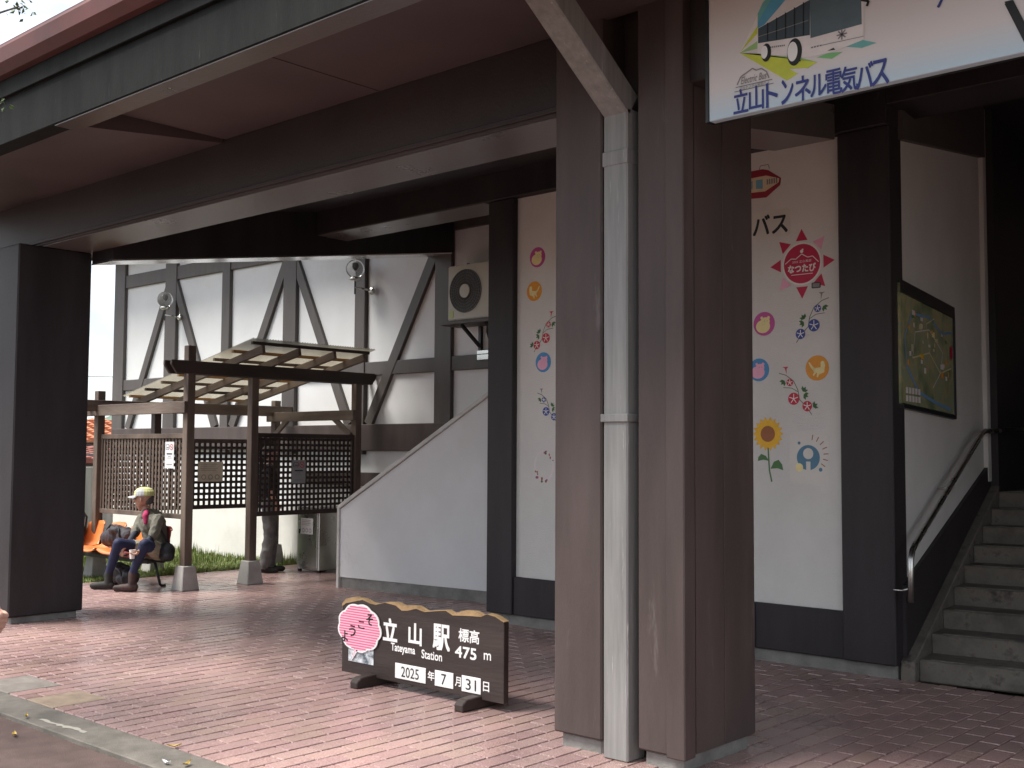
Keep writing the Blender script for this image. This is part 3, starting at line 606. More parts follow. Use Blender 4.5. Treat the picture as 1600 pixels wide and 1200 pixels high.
def glory(u, v, sc_, cc, mir, label, extra=None):
    s_ = sticker(u, v); q = lambda x, y: (mir*x*sc_, y*sc_)
    s_.line([q(*p) for p in ((-.9, -1.5), (-.6, -1.05), (-.05, -.5), (.05, .1), (.35, .7), (.9, 1.1), (1.4, 1.25))], .006, STEM, 0)
    s_.line([q(*p) for p in ((.05, .0), (.5, .25), (1.1, .3))], .005, STEM, 0)
    for (x, y, r) in ((-.6, -.95, .34), (.35, -.45, .40), (.62, .62, .24)):
        s_.circ(*q(x, y), r*sc_, cc, 2)
        for k in range(5):
            a = 2*pi*k/5+.3; cx2, cy2 = q(x, y); s_.line([(cx2, cy2), (cx2+r*.8*sc_*cos(a), cy2+r*.8*sc_*sin(a))], .006, WHITE, 3)
    for (x, y, a) in ((-.3, .0, 2.2), (1.0, .75, -.8), (-.35, -.2, 3.6)) + ((( -1.0, -1.0, 2.6),) if extra else ()):
        for da in (-.7, 0, .7):
            c2, s2 = cos(a+da), sin(a+da); L_ = .38; pts_ = [q(x, y), q(x+L_*.5*c2-.1*s2, y+L_*.5*s2+.1*c2), q(x+L_*c2, y+L_*s2), q(x+L_*.5*c2+.1*s2, y+L_*.5*s2-.1*c2)]
            s_.poly(pts_ if mir < 0 else pts_[::-1], LEAF, 1)
    x, y = .85, 1.15; s_.poly([q(x, y), q(x+.12, y+.4), q(x+.3, y+.5), q(x-.15, y+.5), q(x, y+.38)] if mir < 0 else [q(x, y), q(x, y+.38), q(x-.15, y+.5), q(x+.3, y+.5), q(x+.12, y+.4)], cc if cc == RED else GREYP, 1)
    tag(s_.build('flower_sticker'), label, 'sticker', 'morning glory stickers on the station wall')
glory(848, 520, .115, RED, 1, 'red morning glory sticker between orange and blue discs on the narrow wall strip', True)
glory(858, 635, .10, BLU, -1, 'dark blue morning glory sticker half hidden by the pillar, low on the narrow strip')
glory(1264, 498, .118, BLU, 1, 'blue morning glory sticker just under the red sun emblem')
glory(1248, 612, .118, RED, -1, 'red morning glory sticker above the sunflower', True)
# sun emblem
s_ = sticker(1253, 412); s_.circ(0, 0, .165, WHITE, 0, 40); s_.circ(0, 0, .152, CRIM, 1, 40)
for k in range(8):
    a = pi/2+k*pi/4; m = CRIM if k not in (3, 7) else PNK2
    s_.poly([(.185*cos(a-.27), .185*sin(a-.27)), (.27*cos(a), .27*sin(a)), (.185*cos(a+.27), .185*sin(a+.27))], m, 0)
s_.line([(-.14, .01), (-.09, .045), (-.05, .04), (0, .075), (.05, .045), (.09, .05), (.14, .0)], .006, WHITE, 2)
s_.circ(.0, .095, .014, WHITE, 2, 10); s_.circ(.008, .108, .008, WHITE, 3, 8)
s_.text('2025 立山黒部', 0, .018, .020, WHITE, 3, width=.16); s_.text('なつたび', 0, -.035, .06, WHITE, 3, width=.23, bold=.03)
s_.line([(-.09, -.082), (.09, -.082)], .005, WHITE, 2); s_.rrect(.08, -.2, .155, -.155, .008, INK, 3); s_.rect(.088, -.193, .147, -.162, GREYP, 4)
tag(s_.build('sun_emblem'), 'crimson sun emblem sticker with eight pointed rays and white lettering', 'sticker')
# lettering sticker
s_ = sticker(1207, 350); s_.rrect(-.2, -.11, .155, .11, .03, mat('clear_film', (.67, .645, .58), .35, .04, 5), 0); s_.text('バス', -.02, 0, .155, INK, 2, width=.30, bold=.02); tag(s_.build('lettering_sticker'), 'white sticker with big black letters beside the brown pillar', 'sticker')
# cable car stickers
def cablecar(u, v, mir, label):
    s_ = sticker(u, v); q = lambda p: [(mir*x, y) for x, y in (p if mir > 0 else p[::-1])]
    MR = flatcol('maroon_print', (150, 45, 60)); WN = flatcol('window_print', (120, 170, 190)); BE = flatcol('beige_print', (222, 205, 170))
    s_.poly(q([(-.28, .105), (-.28, -.105), (.03, -.125), (.15, -.045), (.16, .01), (.05, .09), (0, .105)]), MR, 0)
    s_.poly(q([(-.27, .045), (-.27, -.06), (.02, -.075), (.14, -.02), (.145, .01), (.03, .05)]), BE, 1)
    s_.poly(q([(-.06, .025), (-.06, -.045), (.0, -.05), (.0, .025)]), WN, 2)
    for k in range(5): s_.poly(q([(.035+k*.02, .02), (.035+k*.02, -.025), (.048+k*.02, -.022), (.048+k*.02, .016)]), GREYP, 2)
    for k in range(3): s_.poly(q([(-.25+k*.06, .025), (-.25+k*.06, -.04), (-.21+k*.06, -.04), (-.21+k*.06, .025)]), WN, 2)
    s_.line(q([(-.03, .105), (-.02, .135), (.05, .135), (.06, .10)]), .006, GREYP, 1)
    tag(s_.build('cable_car_sticker'), label, 'sticker')
cablecar(1192, 285, 1, 'red and beige cable car sticker peeking out beside the pillar above the black letters')
cablecar(905, 350, -1, 'tip of a red cable car sticker at the top of the narrow wall strip')
# sunflower
s_ = sticker(1200, 678)
s_.line([(.0, -.1), (.01, -.28), (.03, -.37)], .012, LEAF, 0)
s_.poly([(.02, -.27), (.05, -.215), (.09, -.2), (.12, -.235), (.13, -.28), (.08, -.265)], LEAF, 1); s_.poly([(.01, -.21), (-.02, -.17), (-.06, -.155), (-.085, -.18), (-.09, -.21), (-.04, -.2)], LEAF, 1)
for k in range(18):
    a = 2*pi*k/18; c2, s2 = cos(a), sin(a); w_ = .024; s_.poly([(.05*c2+w_*s2*.6, .05*s2-w_*c2*.6), (.09*c2+w_*s2, .09*s2-w_*c2), (.135*c2, .135*s2), (.09*c2-w_*s2, .09*s2+w_*c2), (.05*c2-w_*s2*.6, .05*s2+w_*c2*.6)], SUNY, 1+(k % 2))
s_.circ(0, 0, .062, SUNB, 4); tag(s_.build('sunflower_sticker'), 'yellow sunflower sticker with green leaves low on the wall', 'sticker')
# firework square
s_ = sticker(1265, 715); OFFW = mat('sticker_white', (.66, .64, .59), .45, .04, 5); s_.rrect(-.165, -.2, .16, .2, .05, OFFW, 0); FB = flatcol('slate_blue_print', (80, 125, 150))
s_.circ(-.01, .0, .095, FB, 1); s_.circ(-.01, .03, .042, OFFW, 2); s_.rect(-.028, -.11, .008, -.03, OFFW, 2); s_.circ(-.085, -.075, .032, CRM, 3); s_.circ(.09, -.09, .015, FB, 1, 12); s_.circ(-.085, .11, .012, FB, 1, 12)
for k in range(7):
    a = -.6+k*.33; s_.line([(.0+.115*cos(a), .02+.115*sin(a)), (.0+.155*cos(a), .02+.155*sin(a))], .007, SUNB, 1)
tag(s_.build('badge_sticker'), 'pale rounded square sticker with blue disc right of the sunflower', 'sticker')
# wreath
s_ = sticker(850, 728); PALE = mat('pale_sticker', (.72, .66, .66), .5, .05, 5)
for k in range(24): a = 2*pi*k/24; a2 = a+2*pi/24; s_.poly([(.12*cos(a), .145*sin(a)), (.12*cos(a2), .145*sin(a2)), (.098*cos(a2), .12*sin(a2)), (.098*cos(a), .12*sin(a))][::-1], PALE, 0)
random.seed(3)
for k in range(26):
    a = random.choice((random.uniform(.2, 1.5), random.uniform(3.4, 5.2))); s_.circ(.11*cos(a)+random.uniform(-.015, .015), .13*sin(a)+random.uniform(-.015, .015), random.uniform(.006, .013), random.choice((MAG, LEAF, SUNB)), 1+k % 3, 7)
tag(s_.build('wreath_sticker'), 'pale flower wreath ring sticker low on the narrow wall strip', 'sticker')

# ================================================================== MAP BOARD ON THE STAIR WALL
mpb = thing('map_board', (-3.39, 8.4, 2.3), 'framed green and yellow area map hanging on the stair side wall', 'map')
XM = -3.395; mz = lambda y, z: z-.03*(y-7.9)
MP = bpy.data.materials.new('map_print'); MP.use_nodes = True; t = MP.node_tree; b = t.nodes['Principled BSDF']; b.inputs['Roughness'].default_value = .25
tcn = t.nodes.new('ShaderNodeTexCoord'); v1 = t.nodes.new('ShaderNodeTexNoise'); v1.inputs['Scale'].default_value = 3.5; v1.inputs['Detail'].default_value = 6
t.links.new(tcn.outputs['Object'], v1.inputs['Vector']); r_ = t.nodes.new('ShaderNodeValToRGB'); e = r_.color_ramp.elements
e[0].position = .36; e[0].color = (.16, .20, .11, 1); e[1].position = .64; e[1].color = (.34, .36, .22, 1)
for p_, c_ in ((.45, (.26, .30, .16, 1)), (.52, (.42, .38, .19, 1)), (.57, (.30, .34, .21, 1))): q = e.new(p_); q.color = c_
t.links.new(v1.outputs['Fac'], r_.inputs[0]); t.links.new(r_.outputs[0], b.inputs['Base Color'])
y0, y1 = 7.95, 9.45
TURN.append(MB().prism([(XM, y0, mz(y0, 1.96)), (XM, y1, mz(y1, 1.96)), (XM, y1, mz(y1, 2.84)), (XM, y0, mz(y0, 2.84))], (.02, 0, 0)).build('map_panel', MP, mpb))
for a, c_, z0, z1 in ((y0, y1, 2.77, 2.86), (y0, y1, 1.93, 1.965)):
    TURN.append(MB().prism([(XM, a, mz(a, z0)), (XM, c_, mz(c_, z0)), (XM, c_, mz(c_, z1)), (XM, a, mz(a, z1))], (.035, 0, 0)).build('frame_bar', BLACK, mpb))
TURN.append(MB().prism([(XM, y1-.02, mz(y1, 1.965)), (XM, y1+.012, mz(y1, 1.965)), (XM, y1+.012, mz(y1, 2.77)), (XM, y1-.02, mz(y1, 2.77))], (.034, 0, 0)).build('frame_bar', BLACK, mpb))
fm = Flat((XM+.02, 8.7, 2.36), (0, 1, 0), (0, 0, 1), .001); RV = flatcol('river_print', (110, 150, 190)); RD = flatcol('road_print', (205, 195, 150))
W15 = lambda pts: [(x*1.55, y) for x, y in pts]
fm.line(W15([(-.42, .1), (-.3, .28), (.0, .3), (.25, .2), (.45, .24)]), .02, RV, 1); fm.line(W15([(-.42, .1), (-.4, -.12), (-.2, -.3), (.1, -.36), (.4, -.40)]), .026, RV, 1)
fm.line(W15([(-.3, -.05), (.0, .02), (.2, -.12), (.42, -.06)]), .012, RD, 2); fm.line(W15([(0, .02), (-.05, .24), (.1, .3)]), .01, RD, 2); fm.line(W15([(-.3, -.05), (-.25, .15), (.0, .2), (.25, .05), (.2, -.12), (.05, -.25)]), .008, OFF, 3)
for k in range(10): fm.rect(-.65+.08*(k % 5), -.38+.06*(k//5), -.59+.08*(k % 5), -.335+.06*(k//5), OFF, 2)
random.seed(5)
for k in range(34):
    x, y = random.uniform(-.6, .55), random.uniform(-.2, .3); a_, b__ = random.uniform(.015, .05), random.uniform(.01, .022); fm.rect(x-a_, y-b__, x+a_, y+b__, random.choice((CRM, SUNY, OFF, RD, RD, OFF, ORG, LEAF)), 3+.04*k)
fm.rect(.62, .02, .70, .12, CRIM, 3)
TURN.append(fm.build('map_details', mpb))
for o in TURN: o.data.transform(TM)

# ================================================================== WALL LAMPS, AIR CONDITIONER
GLASS = bpy.data.materials.new('lamp_globe_glass'); GLASS.use_nodes = True; b = GLASS.node_tree.nodes['Principled BSDF']
b.inputs['Base Color'].default_value = (.9, .9, .88, 1); b.inputs['Roughness'].default_value = .08; b.inputs['Transmission Weight'].default_value = .9; b.inputs['IOR'].default_value = 1.12
def lamp(u, v, side, label):
    c_ = ony(u, v, 9.72); o = thing('wall_lamp', (c_.x, 9.9, c_.z-.3), label, 'lamp', 'globe lamps on the half-timbered wall')
    g_ = MB().sphere(c_, .125, 24).build('globe', GLASS, o, smooth=True)
    MB().lathe((c_.x, c_.y, c_.z-.02), [(.012, 0), (.035, .03), (.04, .06), (.03, .09), (.0, .1)], 12).build('bulb', mat('frosted_bulb', (.75, .75, .7), .5), o, smooth=True)
    MB().lathe((c_.x, c_.y, c_.z-.15), [(.02, -.02), (.075, .0), (.075, .03), (.03, .05)], 16).build('cup', STEEL, o, smooth=True)
    MB().tube([(c_.x, c_.y, c_.z-.14), (c_.x, c_.y, c_.z-.34)], .011, 8).build('stem', BLACK, o)
    MB().tube([(c_.x, c_.y, c_.z-.25), (c_.x+side*.05, 9.84, c_.z-.26), (c_.x+side*.09, 9.94, c_.z-.28)], .013, 8).build('arm', STEEL, o, smooth=True)
    MB().lathe((c_.x+side*.09, 9.945, c_.z-.28), [(.055, 0), (.05, .02), (.03, .04)], 16, axis=(0, -1, 0)).build('wall_plate', STEEL, o, smooth=True)
lamp(258, 468, 1, 'clear globe wall lamp on the post with two spreading braces near the building corner')
lamp(555, 420, 1, 'clear globe wall lamp on the single post nearest the air conditioner')
ACW = mat('air_conditioner_casing', (.47, .45, .38), .45, .05, 3); ACG = mat('dark_grille', (.03, .03, .03), .5)
YA = 9.62; a0 = ony(700, 417, YA); a1 = ony(768, 490, YA); ax0, az1 = a0.x, a0.z-.0; ax1 = ax0+.80; az0 = az1-.66
ac = thing('air_conditioner', ((ax0+ax1)/2, 9.8, az0), 'beige outdoor air conditioner unit on a wall bracket with round fan', 'air conditioner')
cas = MB().box(ax0, ax1, YA, YA+.30, az0, az1).build('casing', ACW, ac, .012, seg=2)
fcx, fcz = ax0+.30, (az0+az1)/2+.01
MB().lathe((fcx, YA-.001, fcz), [(.262, 0), (.262, .004), (.0, .004)], 40, axis=(0, -1, 0)).build('fan_opening', ACG, ac)
for k in range(40):
    a = 2*pi*k/40; MB().tube([(fcx+.085*cos(a), YA-.008, fcz+.085*sin(a)), (fcx+.26*cos(a), YA-.008, fcz+.26*sin(a))], .0022, 4).build('grille_wire', mat('grille_wire', (.16, .155, .14), .5), ac)
for r in (.12, .155, .19, .225, .258): MB().tube([(fcx+r*cos(2*pi*k/36), YA-.01, fcz+r*sin(2*pi*k/36)) for k in range(37)], .003, 5, closed=False).build('grille_ring', mat('grille_wire', (.16, .155, .14), .5), ac)
MB().lathe((fcx, YA-.012, fcz), [(.085, 0), (.082, .008), (.0, .01)], 24, axis=(0, -1, 0)).build('fan_hub', ACW, ac)
MB().box(ax0+.03, ax0+.10, YA-.003, YA-.0005, az0+.03, az0+.115).build('rating_label', mat('label_green', (.42, .5, .18), .5), cas)
MB().box(ax0-.12, ax1+.05, YA-.02, YA+.33, az0-.05, az0-.01).build('shelf', PAINT_G, ac, .003)
for x in (ax0+.22, ax0+.62): 
    MB().beam((x, YA+.02, az0-.06), (x, 9.99, az0-.32), .035, .035).build('bracket', BLACK, ac); MB().box(x-.02, x+.02, 9.95, 9.99, az0-.42, az0-.05).build('bracket_leg', BLACK, ac)
MB().box(ax0+.20, ax1+.1, 9.93, 9.99, az0-.46, az0-.40).build('bracket_rail', STEEL, ac); MB().box(ax0+.20, ax1+.1, 9.93, 9.99, az0-.39, az0-.35).build('bracket_rail', STEEL, ac)
MB().tube([(ax0+.5, YA+.2, az0-.05), (ax0+.47, YA+.22, az0-.14), (ax0+.44, YA+.28, az0-.2), (ax0+.44, YA+.33, az0-.36)], .028, 8).build('pipe', RUB, ac, smooth=True)
MB().tube([(ax0+.10, YA+.2, az1-.02), (ax0+.14, YA+.2, az1+.05), (ax0+.2, YA+.2, az1+.03), (ax0+.22, YA+.2, az1-.02)], .012, 6).build('handle', BLACK, ac, smooth=True)

# ================================================================== PERGOLA SHELTER
pg = thing('pergola', (-12.5, 8.4, 0), 'wooden smoking shelter pergola with lattice screens and ribbed translucent roof', 'pergola')
def post(x, y, zt, m=OLDW):
    p_ = MB().box(x-.05, x+.05, y-.05, y+.05, .26, zt).build('post', m, pg, .006)
    b_, t_ = .115, .08; MB().prism([(x-b_, y-b_, 0), (x+b_, y-b_, 0), (x+b_, y+b_, 0), (x-b_, y+b_, 0)], (0, 0, .004)).build('footing_pad', CONCL, p_)
    m_ = MB(); m_.add([(x-b_, y-b_, .004), (x+b_, y-b_, .004), (x+b_, y+b_, .004), (x-b_, y+b_, .004), (x-t_, y-t_, .28), (x+t_, y-t_, .28), (x+t_, y+t_, .28), (x-t_, y+t_, .28)], [(0, 3, 2, 1), (4, 5, 6, 7), (0, 1, 5, 4), (1, 2, 6, 5), (2, 3, 7, 6), (3, 0, 4, 7)])
    m_.build('footing', CONCL, p_, .008)
XF, XBk = -11.5, -13.55; YP = (7.22, 8.10, 9.72)
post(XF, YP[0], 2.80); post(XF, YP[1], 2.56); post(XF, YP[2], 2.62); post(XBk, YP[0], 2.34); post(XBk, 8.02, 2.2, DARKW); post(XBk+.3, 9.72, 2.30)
def plank(x0, y0, x1, y1, z0, z1, th, m, nm='beam', cut=.07):
    d = Vector((x1-x0, y1-y0, 0)).normalized(); s2 = Vector((-d.y, d.x, 0))*th; q = lambda p, z: Vector((p[0], p[1], z))-s2/2
    a = Vector((x0, y0, 0)); c2 = Vector((x1, y1, 0)); MB().prism([q(a+d*cut, z0), q(c2-d*cut, z0), q(c2, z0+(z1-z0)*.65), q(c2, z1), q(a, z1), q(a, z0+(z1-z0)*.65)], s2).build(nm, m, pg, .004)
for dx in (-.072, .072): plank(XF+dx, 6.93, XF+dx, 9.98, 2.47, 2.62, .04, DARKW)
for dx in (-.072, .072): plank(XBk+dx, 6.88, XBk+dx+.3, 10.0-.05, 2.08, 2.22, .04, OLDWX)
plank(-14.15, YP[0]-.075, XF+.06, YP[0]-.075, 2.02, 2.155, .045, OLDWX, 'side_beam', .0)
plank(XBk+.2, YP[2]-.07, XF+.04, YP[2]-.07, 2.0, 2.13, .045, OLDWX, 'side_beam', .0)
MB().beam((XF-.03, YP[2]-.07, 1.80), (XF-.38, YP[2]-.07, 2.03), .04, .07).build('brace', OLDWX, pg, .004)
MB().beam((XBk+.36, YP[2]-.07, 1.80), (XBk+.68, YP[2]-.07, 2.03), .04, .07).build('brace', OLDWX, pg, .004)
rz = lambda x: 2.625+(x-XF)*.20
for y in (7.86, 8.38, 8.92, 9.40):
    MB().beam((-13.75, y, rz(-13.75)+.045), (-10.97, y, rz(-10.97)+.045), .045, .09).build('rafter', OLDWX, pg, .004)
for k, x in enumerate(np.linspace(-13.68, -10.98, 8)):
    MB().box(x-.022, x+.022, 7.70, 9.47, rz(x)+.092, rz(x)+.128).build('purlin', [YELW, DARKW, OLDW][k % 3], pg, .003)
PC = bpy.data.materials.new('ribbed_polycarbonate'); PC.use_nodes = True; t = PC.node_tree; t.nodes.clear()
o_ = t.nodes.new('ShaderNodeOutputMaterial'); tr = t.nodes.new('ShaderNodeBsdfTranslucent'); tp = t.nodes.new('ShaderNodeBsdfTransparent'); gl = t.nodes.new('ShaderNodeBsdfGlossy'); a1_ = t.nodes.new('ShaderNodeMixShader'); a2_ = t.nodes.new('ShaderNodeMixShader')
nz = t.nodes.new('ShaderNodeTexNoise'); nz.inputs['Scale'].default_value = 2; cr = t.nodes.new('ShaderNodeValToRGB'); cr.color_ramp.elements[0].color = (.30, .26, .19, 1); cr.color_ramp.elements[1].color = (.48, .46, .40, 1); t.links.new(nz.outputs['Fac'], cr.inputs[0]); t.links.new(cr.outputs[0], tr.inputs['Color'])
tp.inputs['Color'].default_value = (.8, .79, .72, 1); gl.inputs['Roughness'].default_value = .25; a1_.inputs['Fac'].default_value = .3; a2_.inputs['Fac'].default_value = .06
t.links.new(tr.outputs[0], a1_.inputs[1]); t.links.new(tp.outputs[0], a1_.inputs[2]); t.links.new(a1_.outputs[0], a2_.inputs[1]); t.links.new(gl.outputs[0], a2_.inputs[2]); t.links.new(a2_.outputs[0], o_.inputs[0])
rs = MB(); n_ = 240; vs_ = []; zz = lambda k: .138+.009*sin(k*2*pi/5)
for k in range(n_+1):
    y = 7.66+(9.52-7.66)*k/n_; vs_ += [(-13.80, y, rz(-13.80)+zz(k)), (-10.90, y, rz(-10.90)+zz(k))]
rs.add(vs_, [(2*k, 2*k+1, 2*k+3, 2*k+2) for k in range(n_)]); rs.build('roof_sheet', PC, pg, smooth=True)
def lattice(p, q, z0, z1, pitch, sw, m, name='lattice_screen'):
    p = Vector((*p, 0)); q = Vector((*q, 0)); d = (q-p); ln = d.length; d.normalize(); s2 = Vector((-d.y, d.x, 0))
    fr = MB()
    for z in (z0-.03, z1+.02): fr.beam(p+Vector((0, 0, z)), q+Vector((0, 0, z)), .05, .055)
    for e_ in (p+d*.02, q-d*.02): fr.beam(e_+Vector((0, 0, z0)), e_+Vector((0, 0, z1)), .04, .04, up=d)
    lo = fr.build(name, m, pg, .003)
    def slat_mesh(L_, vert):
        h = .007; me_ = MB(); me_.box(-sw/2, sw/2, -h/2, h/2, 0, L_) if vert else me_.box(0, L_, -h/2, h/2, -sw/2, sw/2)
        me2 = bpy.data.meshes.new('slat'); me2.from_pydata(me_.v, [], me_.f); me2.materials.append(m); return me2
    mv, mh = slat_mesh(z1-z0+.02, True), slat_mesh(ln, False); ang = math.atan2(d.y, d.x)
    for k in range(1, int(ln/pitch)+1):
        o = bpy.data.objects.new('slat', mv); col.objects.link(o); o.parent = lo; o.location = p+d*(k*pitch)-s2*.006+Vector((0, 0, z0-.01)); o.rotation_euler[2] = ang
    for k in range(1, int((z1-z0)/pitch)+1):
        o = bpy.data.objects.new('slat', mh); col.objects.link(o); o.parent = lo; o.location = p+s2*.006+Vector((0, 0, z0-.01+k*pitch)); o.rotation_euler[2] = ang
    return lo
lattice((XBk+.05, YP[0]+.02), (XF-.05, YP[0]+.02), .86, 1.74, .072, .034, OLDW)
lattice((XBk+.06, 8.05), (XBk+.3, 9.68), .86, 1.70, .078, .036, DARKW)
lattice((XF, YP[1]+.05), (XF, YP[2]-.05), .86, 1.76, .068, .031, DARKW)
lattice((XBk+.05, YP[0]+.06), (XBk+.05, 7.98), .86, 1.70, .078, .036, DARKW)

# ---- notices
def notice(name, O, right, up, w_, h_, base, label, big=True, cat_='notice'):
    s_ = Flat(O, right, up, .004, .0008); s_.rect(-w_/2, -h_/2, w_/2, h_/2, base, 0)
    if big:
        s_.rrect(-w_*.40, h_*.20, -w_*.03, h_*.40, .012, INK, 1); s_.rrect(-w_*.36, h_*.215, -w_*.07, h_*.385, .008, base, 2); s_.rect(-w_*.3, h_*.26, -w_*.1, h_*.29, INK, 3)
        s_.circ(w_*.22, h_*.30, w_*.19, flatcol('ban_red', (190, 60, 60)), 1); s_.circ(w_*.22, h_*.30, w_*.14, base, 2); s_.line([(w_*.12, h_*.35), (w_*.32, h_*.25)], .008, flatcol('ban_red', (190, 60, 60)), 3); s_.rect(w_*.15, h_*.29, w_*.28, h_*.31, INK, 3)
        s_.rect(-w_*.3, h_*.02, w_*.3, h_*.07, INK, 1); s_.rect(-w_*.15, -h_*.06, w_*.15, -h_*.04, GREYP, 1); s_.rect(-w_*.25, -h_*.12, w_*.25, -h_*.105, GREYP, 1); s_.rect(-w_*.3, -h_*.37, w_*.3, -h_*.34, GREYP, 1)
    else:
        for k in range(4): s_.rect(-w_*.4, h_*(.36-.1*k), w_*(.3-.07*(k % 2)), h_*(.385-.1*k), GREYP, 1)
        for k in (-1, 0, 1): s_.circ(k*w_*.27, -h_*.27, h_*.13, GREYP, 1, 14); s_.circ(k*w_*.27, -h_*.27, h_*.09, base, 2, 14)
    s_.rect(-w_/2, -h_/2, w_/2, h_/2, base, -.5)
    return tag(s_.build(name), label, cat_)
PAPW = mat('laminated_white', (.66, .67, .69), .3, .04, 4); PAPB = mat('tan_translucent_paper', (.55, .49, .40), .5, .15, 9); PAPG = mat('white_card_painted_shade', (.30, .30, .31), .4, .06, 4)  # last one: white card with its shade put into the grey colour
p_ = ony(263, 711, YP[0]-.03); notice('notice_sign', (p_.x, YP[0]-.012, p_.z), (1, 0, 0), (0, 0, 1), .19, .31, PAPW, 'white smoking notice with two symbols on the pale sunlit lattice screen')
p_ = onx(333, 737, XBk+.28); notice('paper_notice', (XBk+.215, p_.y, p_.z), (.14, .99, 0), (0, 0, 1), .36, .27, PAPB, 'tan paper notice with three round symbols on the far lattice screen', False)
p_ = onx(467, 737, XF+.02); notice('notice_sign', (XF+.014, p_.y, p_.z), (0, 1, 0), (0, 0, 1), .21, .29, PAPG, 'grey smoking notice with two symbols on the dark lattice screen beside the white wall')
# ---- steel bin
bi = thing('steel_bin', (-12.08, 9.6, 0), 'stainless steel waste box with a paper notice against the white wall', 'bin')
MB().box(-12.30, -11.84, 9.40, 9.85, .03, .86).build('casing', STEEL, bi, .008)
MB().box(-12.27, -11.87, 9.392, 9.40, .06, .83).build('door', STEEL, bi, .003)
MB().box(-12.24, -12.225, 9.380, 9.392, .50, .56).build('handle', BLACK, bi)
for x in (-12.27, -11.87):
    for y in (9.43, 9.82): MB().box(x-.02, x+.02, y-.02, y+.02, 0, .03).build('foot', BLACK, bi)
p_ = ony(480, 822, 9.39); notice('paper_notice', (p_.x, 9.389, p_.z), (1, 0, 0), (0, 0, 1), .26, .21, PAPW, 'crinkled white paper notice taped to the steel waste box', False)

# ================================================================== BENCH AND BAGS
ORS = mat('orange_plastic_seat', (.72, .20, .055), .3, .08, 3, coat=.3); RDS = mat('dark_red_plastic_seat', (.20, .035, .03), .35, .1, 3, coat=.3)
be = thing('seat_bench', (-13.0, 7.0, 0), 'row of moulded orange plastic seats on a black steel frame before the lattice', 'bench')
MB().box(-14.75, -11.78, 6.90, 6.95, .30, .345).build('frame_beam', BLACK, be, .004); MB().box(-14.75, -11.78, 7.08, 7.13, .30, .345).build('frame_beam', BLACK, be, .004)
for x in (-14.3, -12.0):
    for y, yo in ((6.88, -.08), (7.12, .10)): MB().tube([(x, y, .32), (x, y+yo*.8, .03), (x, y+yo, .012), (x, y+yo*1.5, .012)], .016, 8).build('leg', BLACK, be, smooth=True)
    MB().box(x-.02, x+.02, 6.88, 7.13, .285, .30).build('cross_bar', BLACK, be)
def shell(xc, m):
    prof_ = [(-.24, .385), (-.225, .405), (-.12, .395), (.0, .385), (.10, .40), (.165, .46), (.20, .56), (.225, .66), (.235, .705), (.25, .71)]
    vs_ = []; W = 11
    for (dy, z) in prof_:
        for k in range(W):
            t_ = -1+2*k/(W-1); hw = .225 if z < .5 else .225-.035*min(1, (z-.5)/.2)
            vs_.append((xc+t_*hw, 6.98+dy*(1-.0*abs(t_))-(.05*abs(t_)**2.5 if z > .44 else 0), z+.035*abs(t_)**3*(1 if z < .5 else .0)-(.03*abs(t_)**4 if z > .64 else 0)))
    n_ = len(prof_); top_ = len(vs_); vs_ += [(x, y+.006, z-.012) for x, y, z in vs_]
    fs = []
    for i in range(n_-1):
        for k in range(W-1):
            a = i*W+k; fs.append((a, a+1, a+W+1, a+W)); fs.append((top_+a, top_+a+W, top_+a+W+1, top_+a+1))
    for i in range(n_-1):
        for k in (0, W-1): a = i*W+k; fs.append((a, a+W, top_+a+W, top_+a) if k == 0 else (a, top_+a, top_+a+W, a+W))
    for k in range(W-1): fs.append((k, top_+k, top_+k+1, k+1)); a = (n_-1)*W+k; fs.append((a, a+1, top_+a+1, top_+a))
    q = MB(); q.add(vs_, fs); return q.build('seat', m, be, smooth=True)
for k, x in enumerate((-14.5, -13.98, -13.46, -12.94, -12.42, -11.92)): shell(x, RDS if k == 5 else ORS)
BK = mat('black_nylon', (.014, .014, .018), .6, .4, 10, .4, 60); BK2 = mat('charcoal_nylon', (.035, .033, .04), .7, .4, 9, .4, 60)
bk = thing('backpack', (-13.75, 7.0, .42), 'black hiking backpack with side bottle standing on an orange seat', 'backpack')
c_ = Vector((-13.72, 6.98, .42))
blob('pack_body', [('b', c_+Vector((0, 0, .2)), (.13, .10, .19), 0), ('e', c_+Vector((0, 0, .40)), (.14, .115, .08), 0), ('e', c_+Vector((.02, -.10, .14)), (.11, .06, .13), 0), ('e', c_+Vector((.13, 0, .12)), (.05, .08, .11), 0)], [BK], bk, .012, 3, (0,), .008, 18.)
MB().tube([c_+Vector((.05, .09, .42)), c_+Vector((.10, .14, .33)), c_+Vector((.10, .12, .12)), c_+Vector((.06, .09, .03))], .014, 6).build('strap', BK2, bk, smooth=True)
MB().tube([c_+Vector((.0, .02, .46)), c_+Vector((.03, .02, .50)), c_+Vector((.08, .02, .46))], .008, 6).build('grab_loop', BK2, bk, smooth=True)
MB().lathe(c_+Vector((.13, -.09, .10)), [(.03, 0), (.032, .1), (.028, .14), (.014, .16), (.014, .18)], 12).build('water_bottle', mat('clear_bottle', (.5, .48, .42), .15), bk, smooth=True)
b2_ = thing('dark_bag', (-12.75, 7.1, .42), 'slumped dark grey bag lying on the seat behind the seated man', 'bag')
blob('bag_body', [('e', (-12.82, 7.08, .56), (.20, .12, .13), 0), ('e', (-12.62, 7.10, .54), (.14, .12, .13), 0), ('e', (-12.72, 7.04, .63), (.12, .09, .06), 0), ('e', (-12.95, 7.06, .52), (.10, .10, .10), 0)], [BK2], b2_, .014, 2, (0,), .008, 12.)
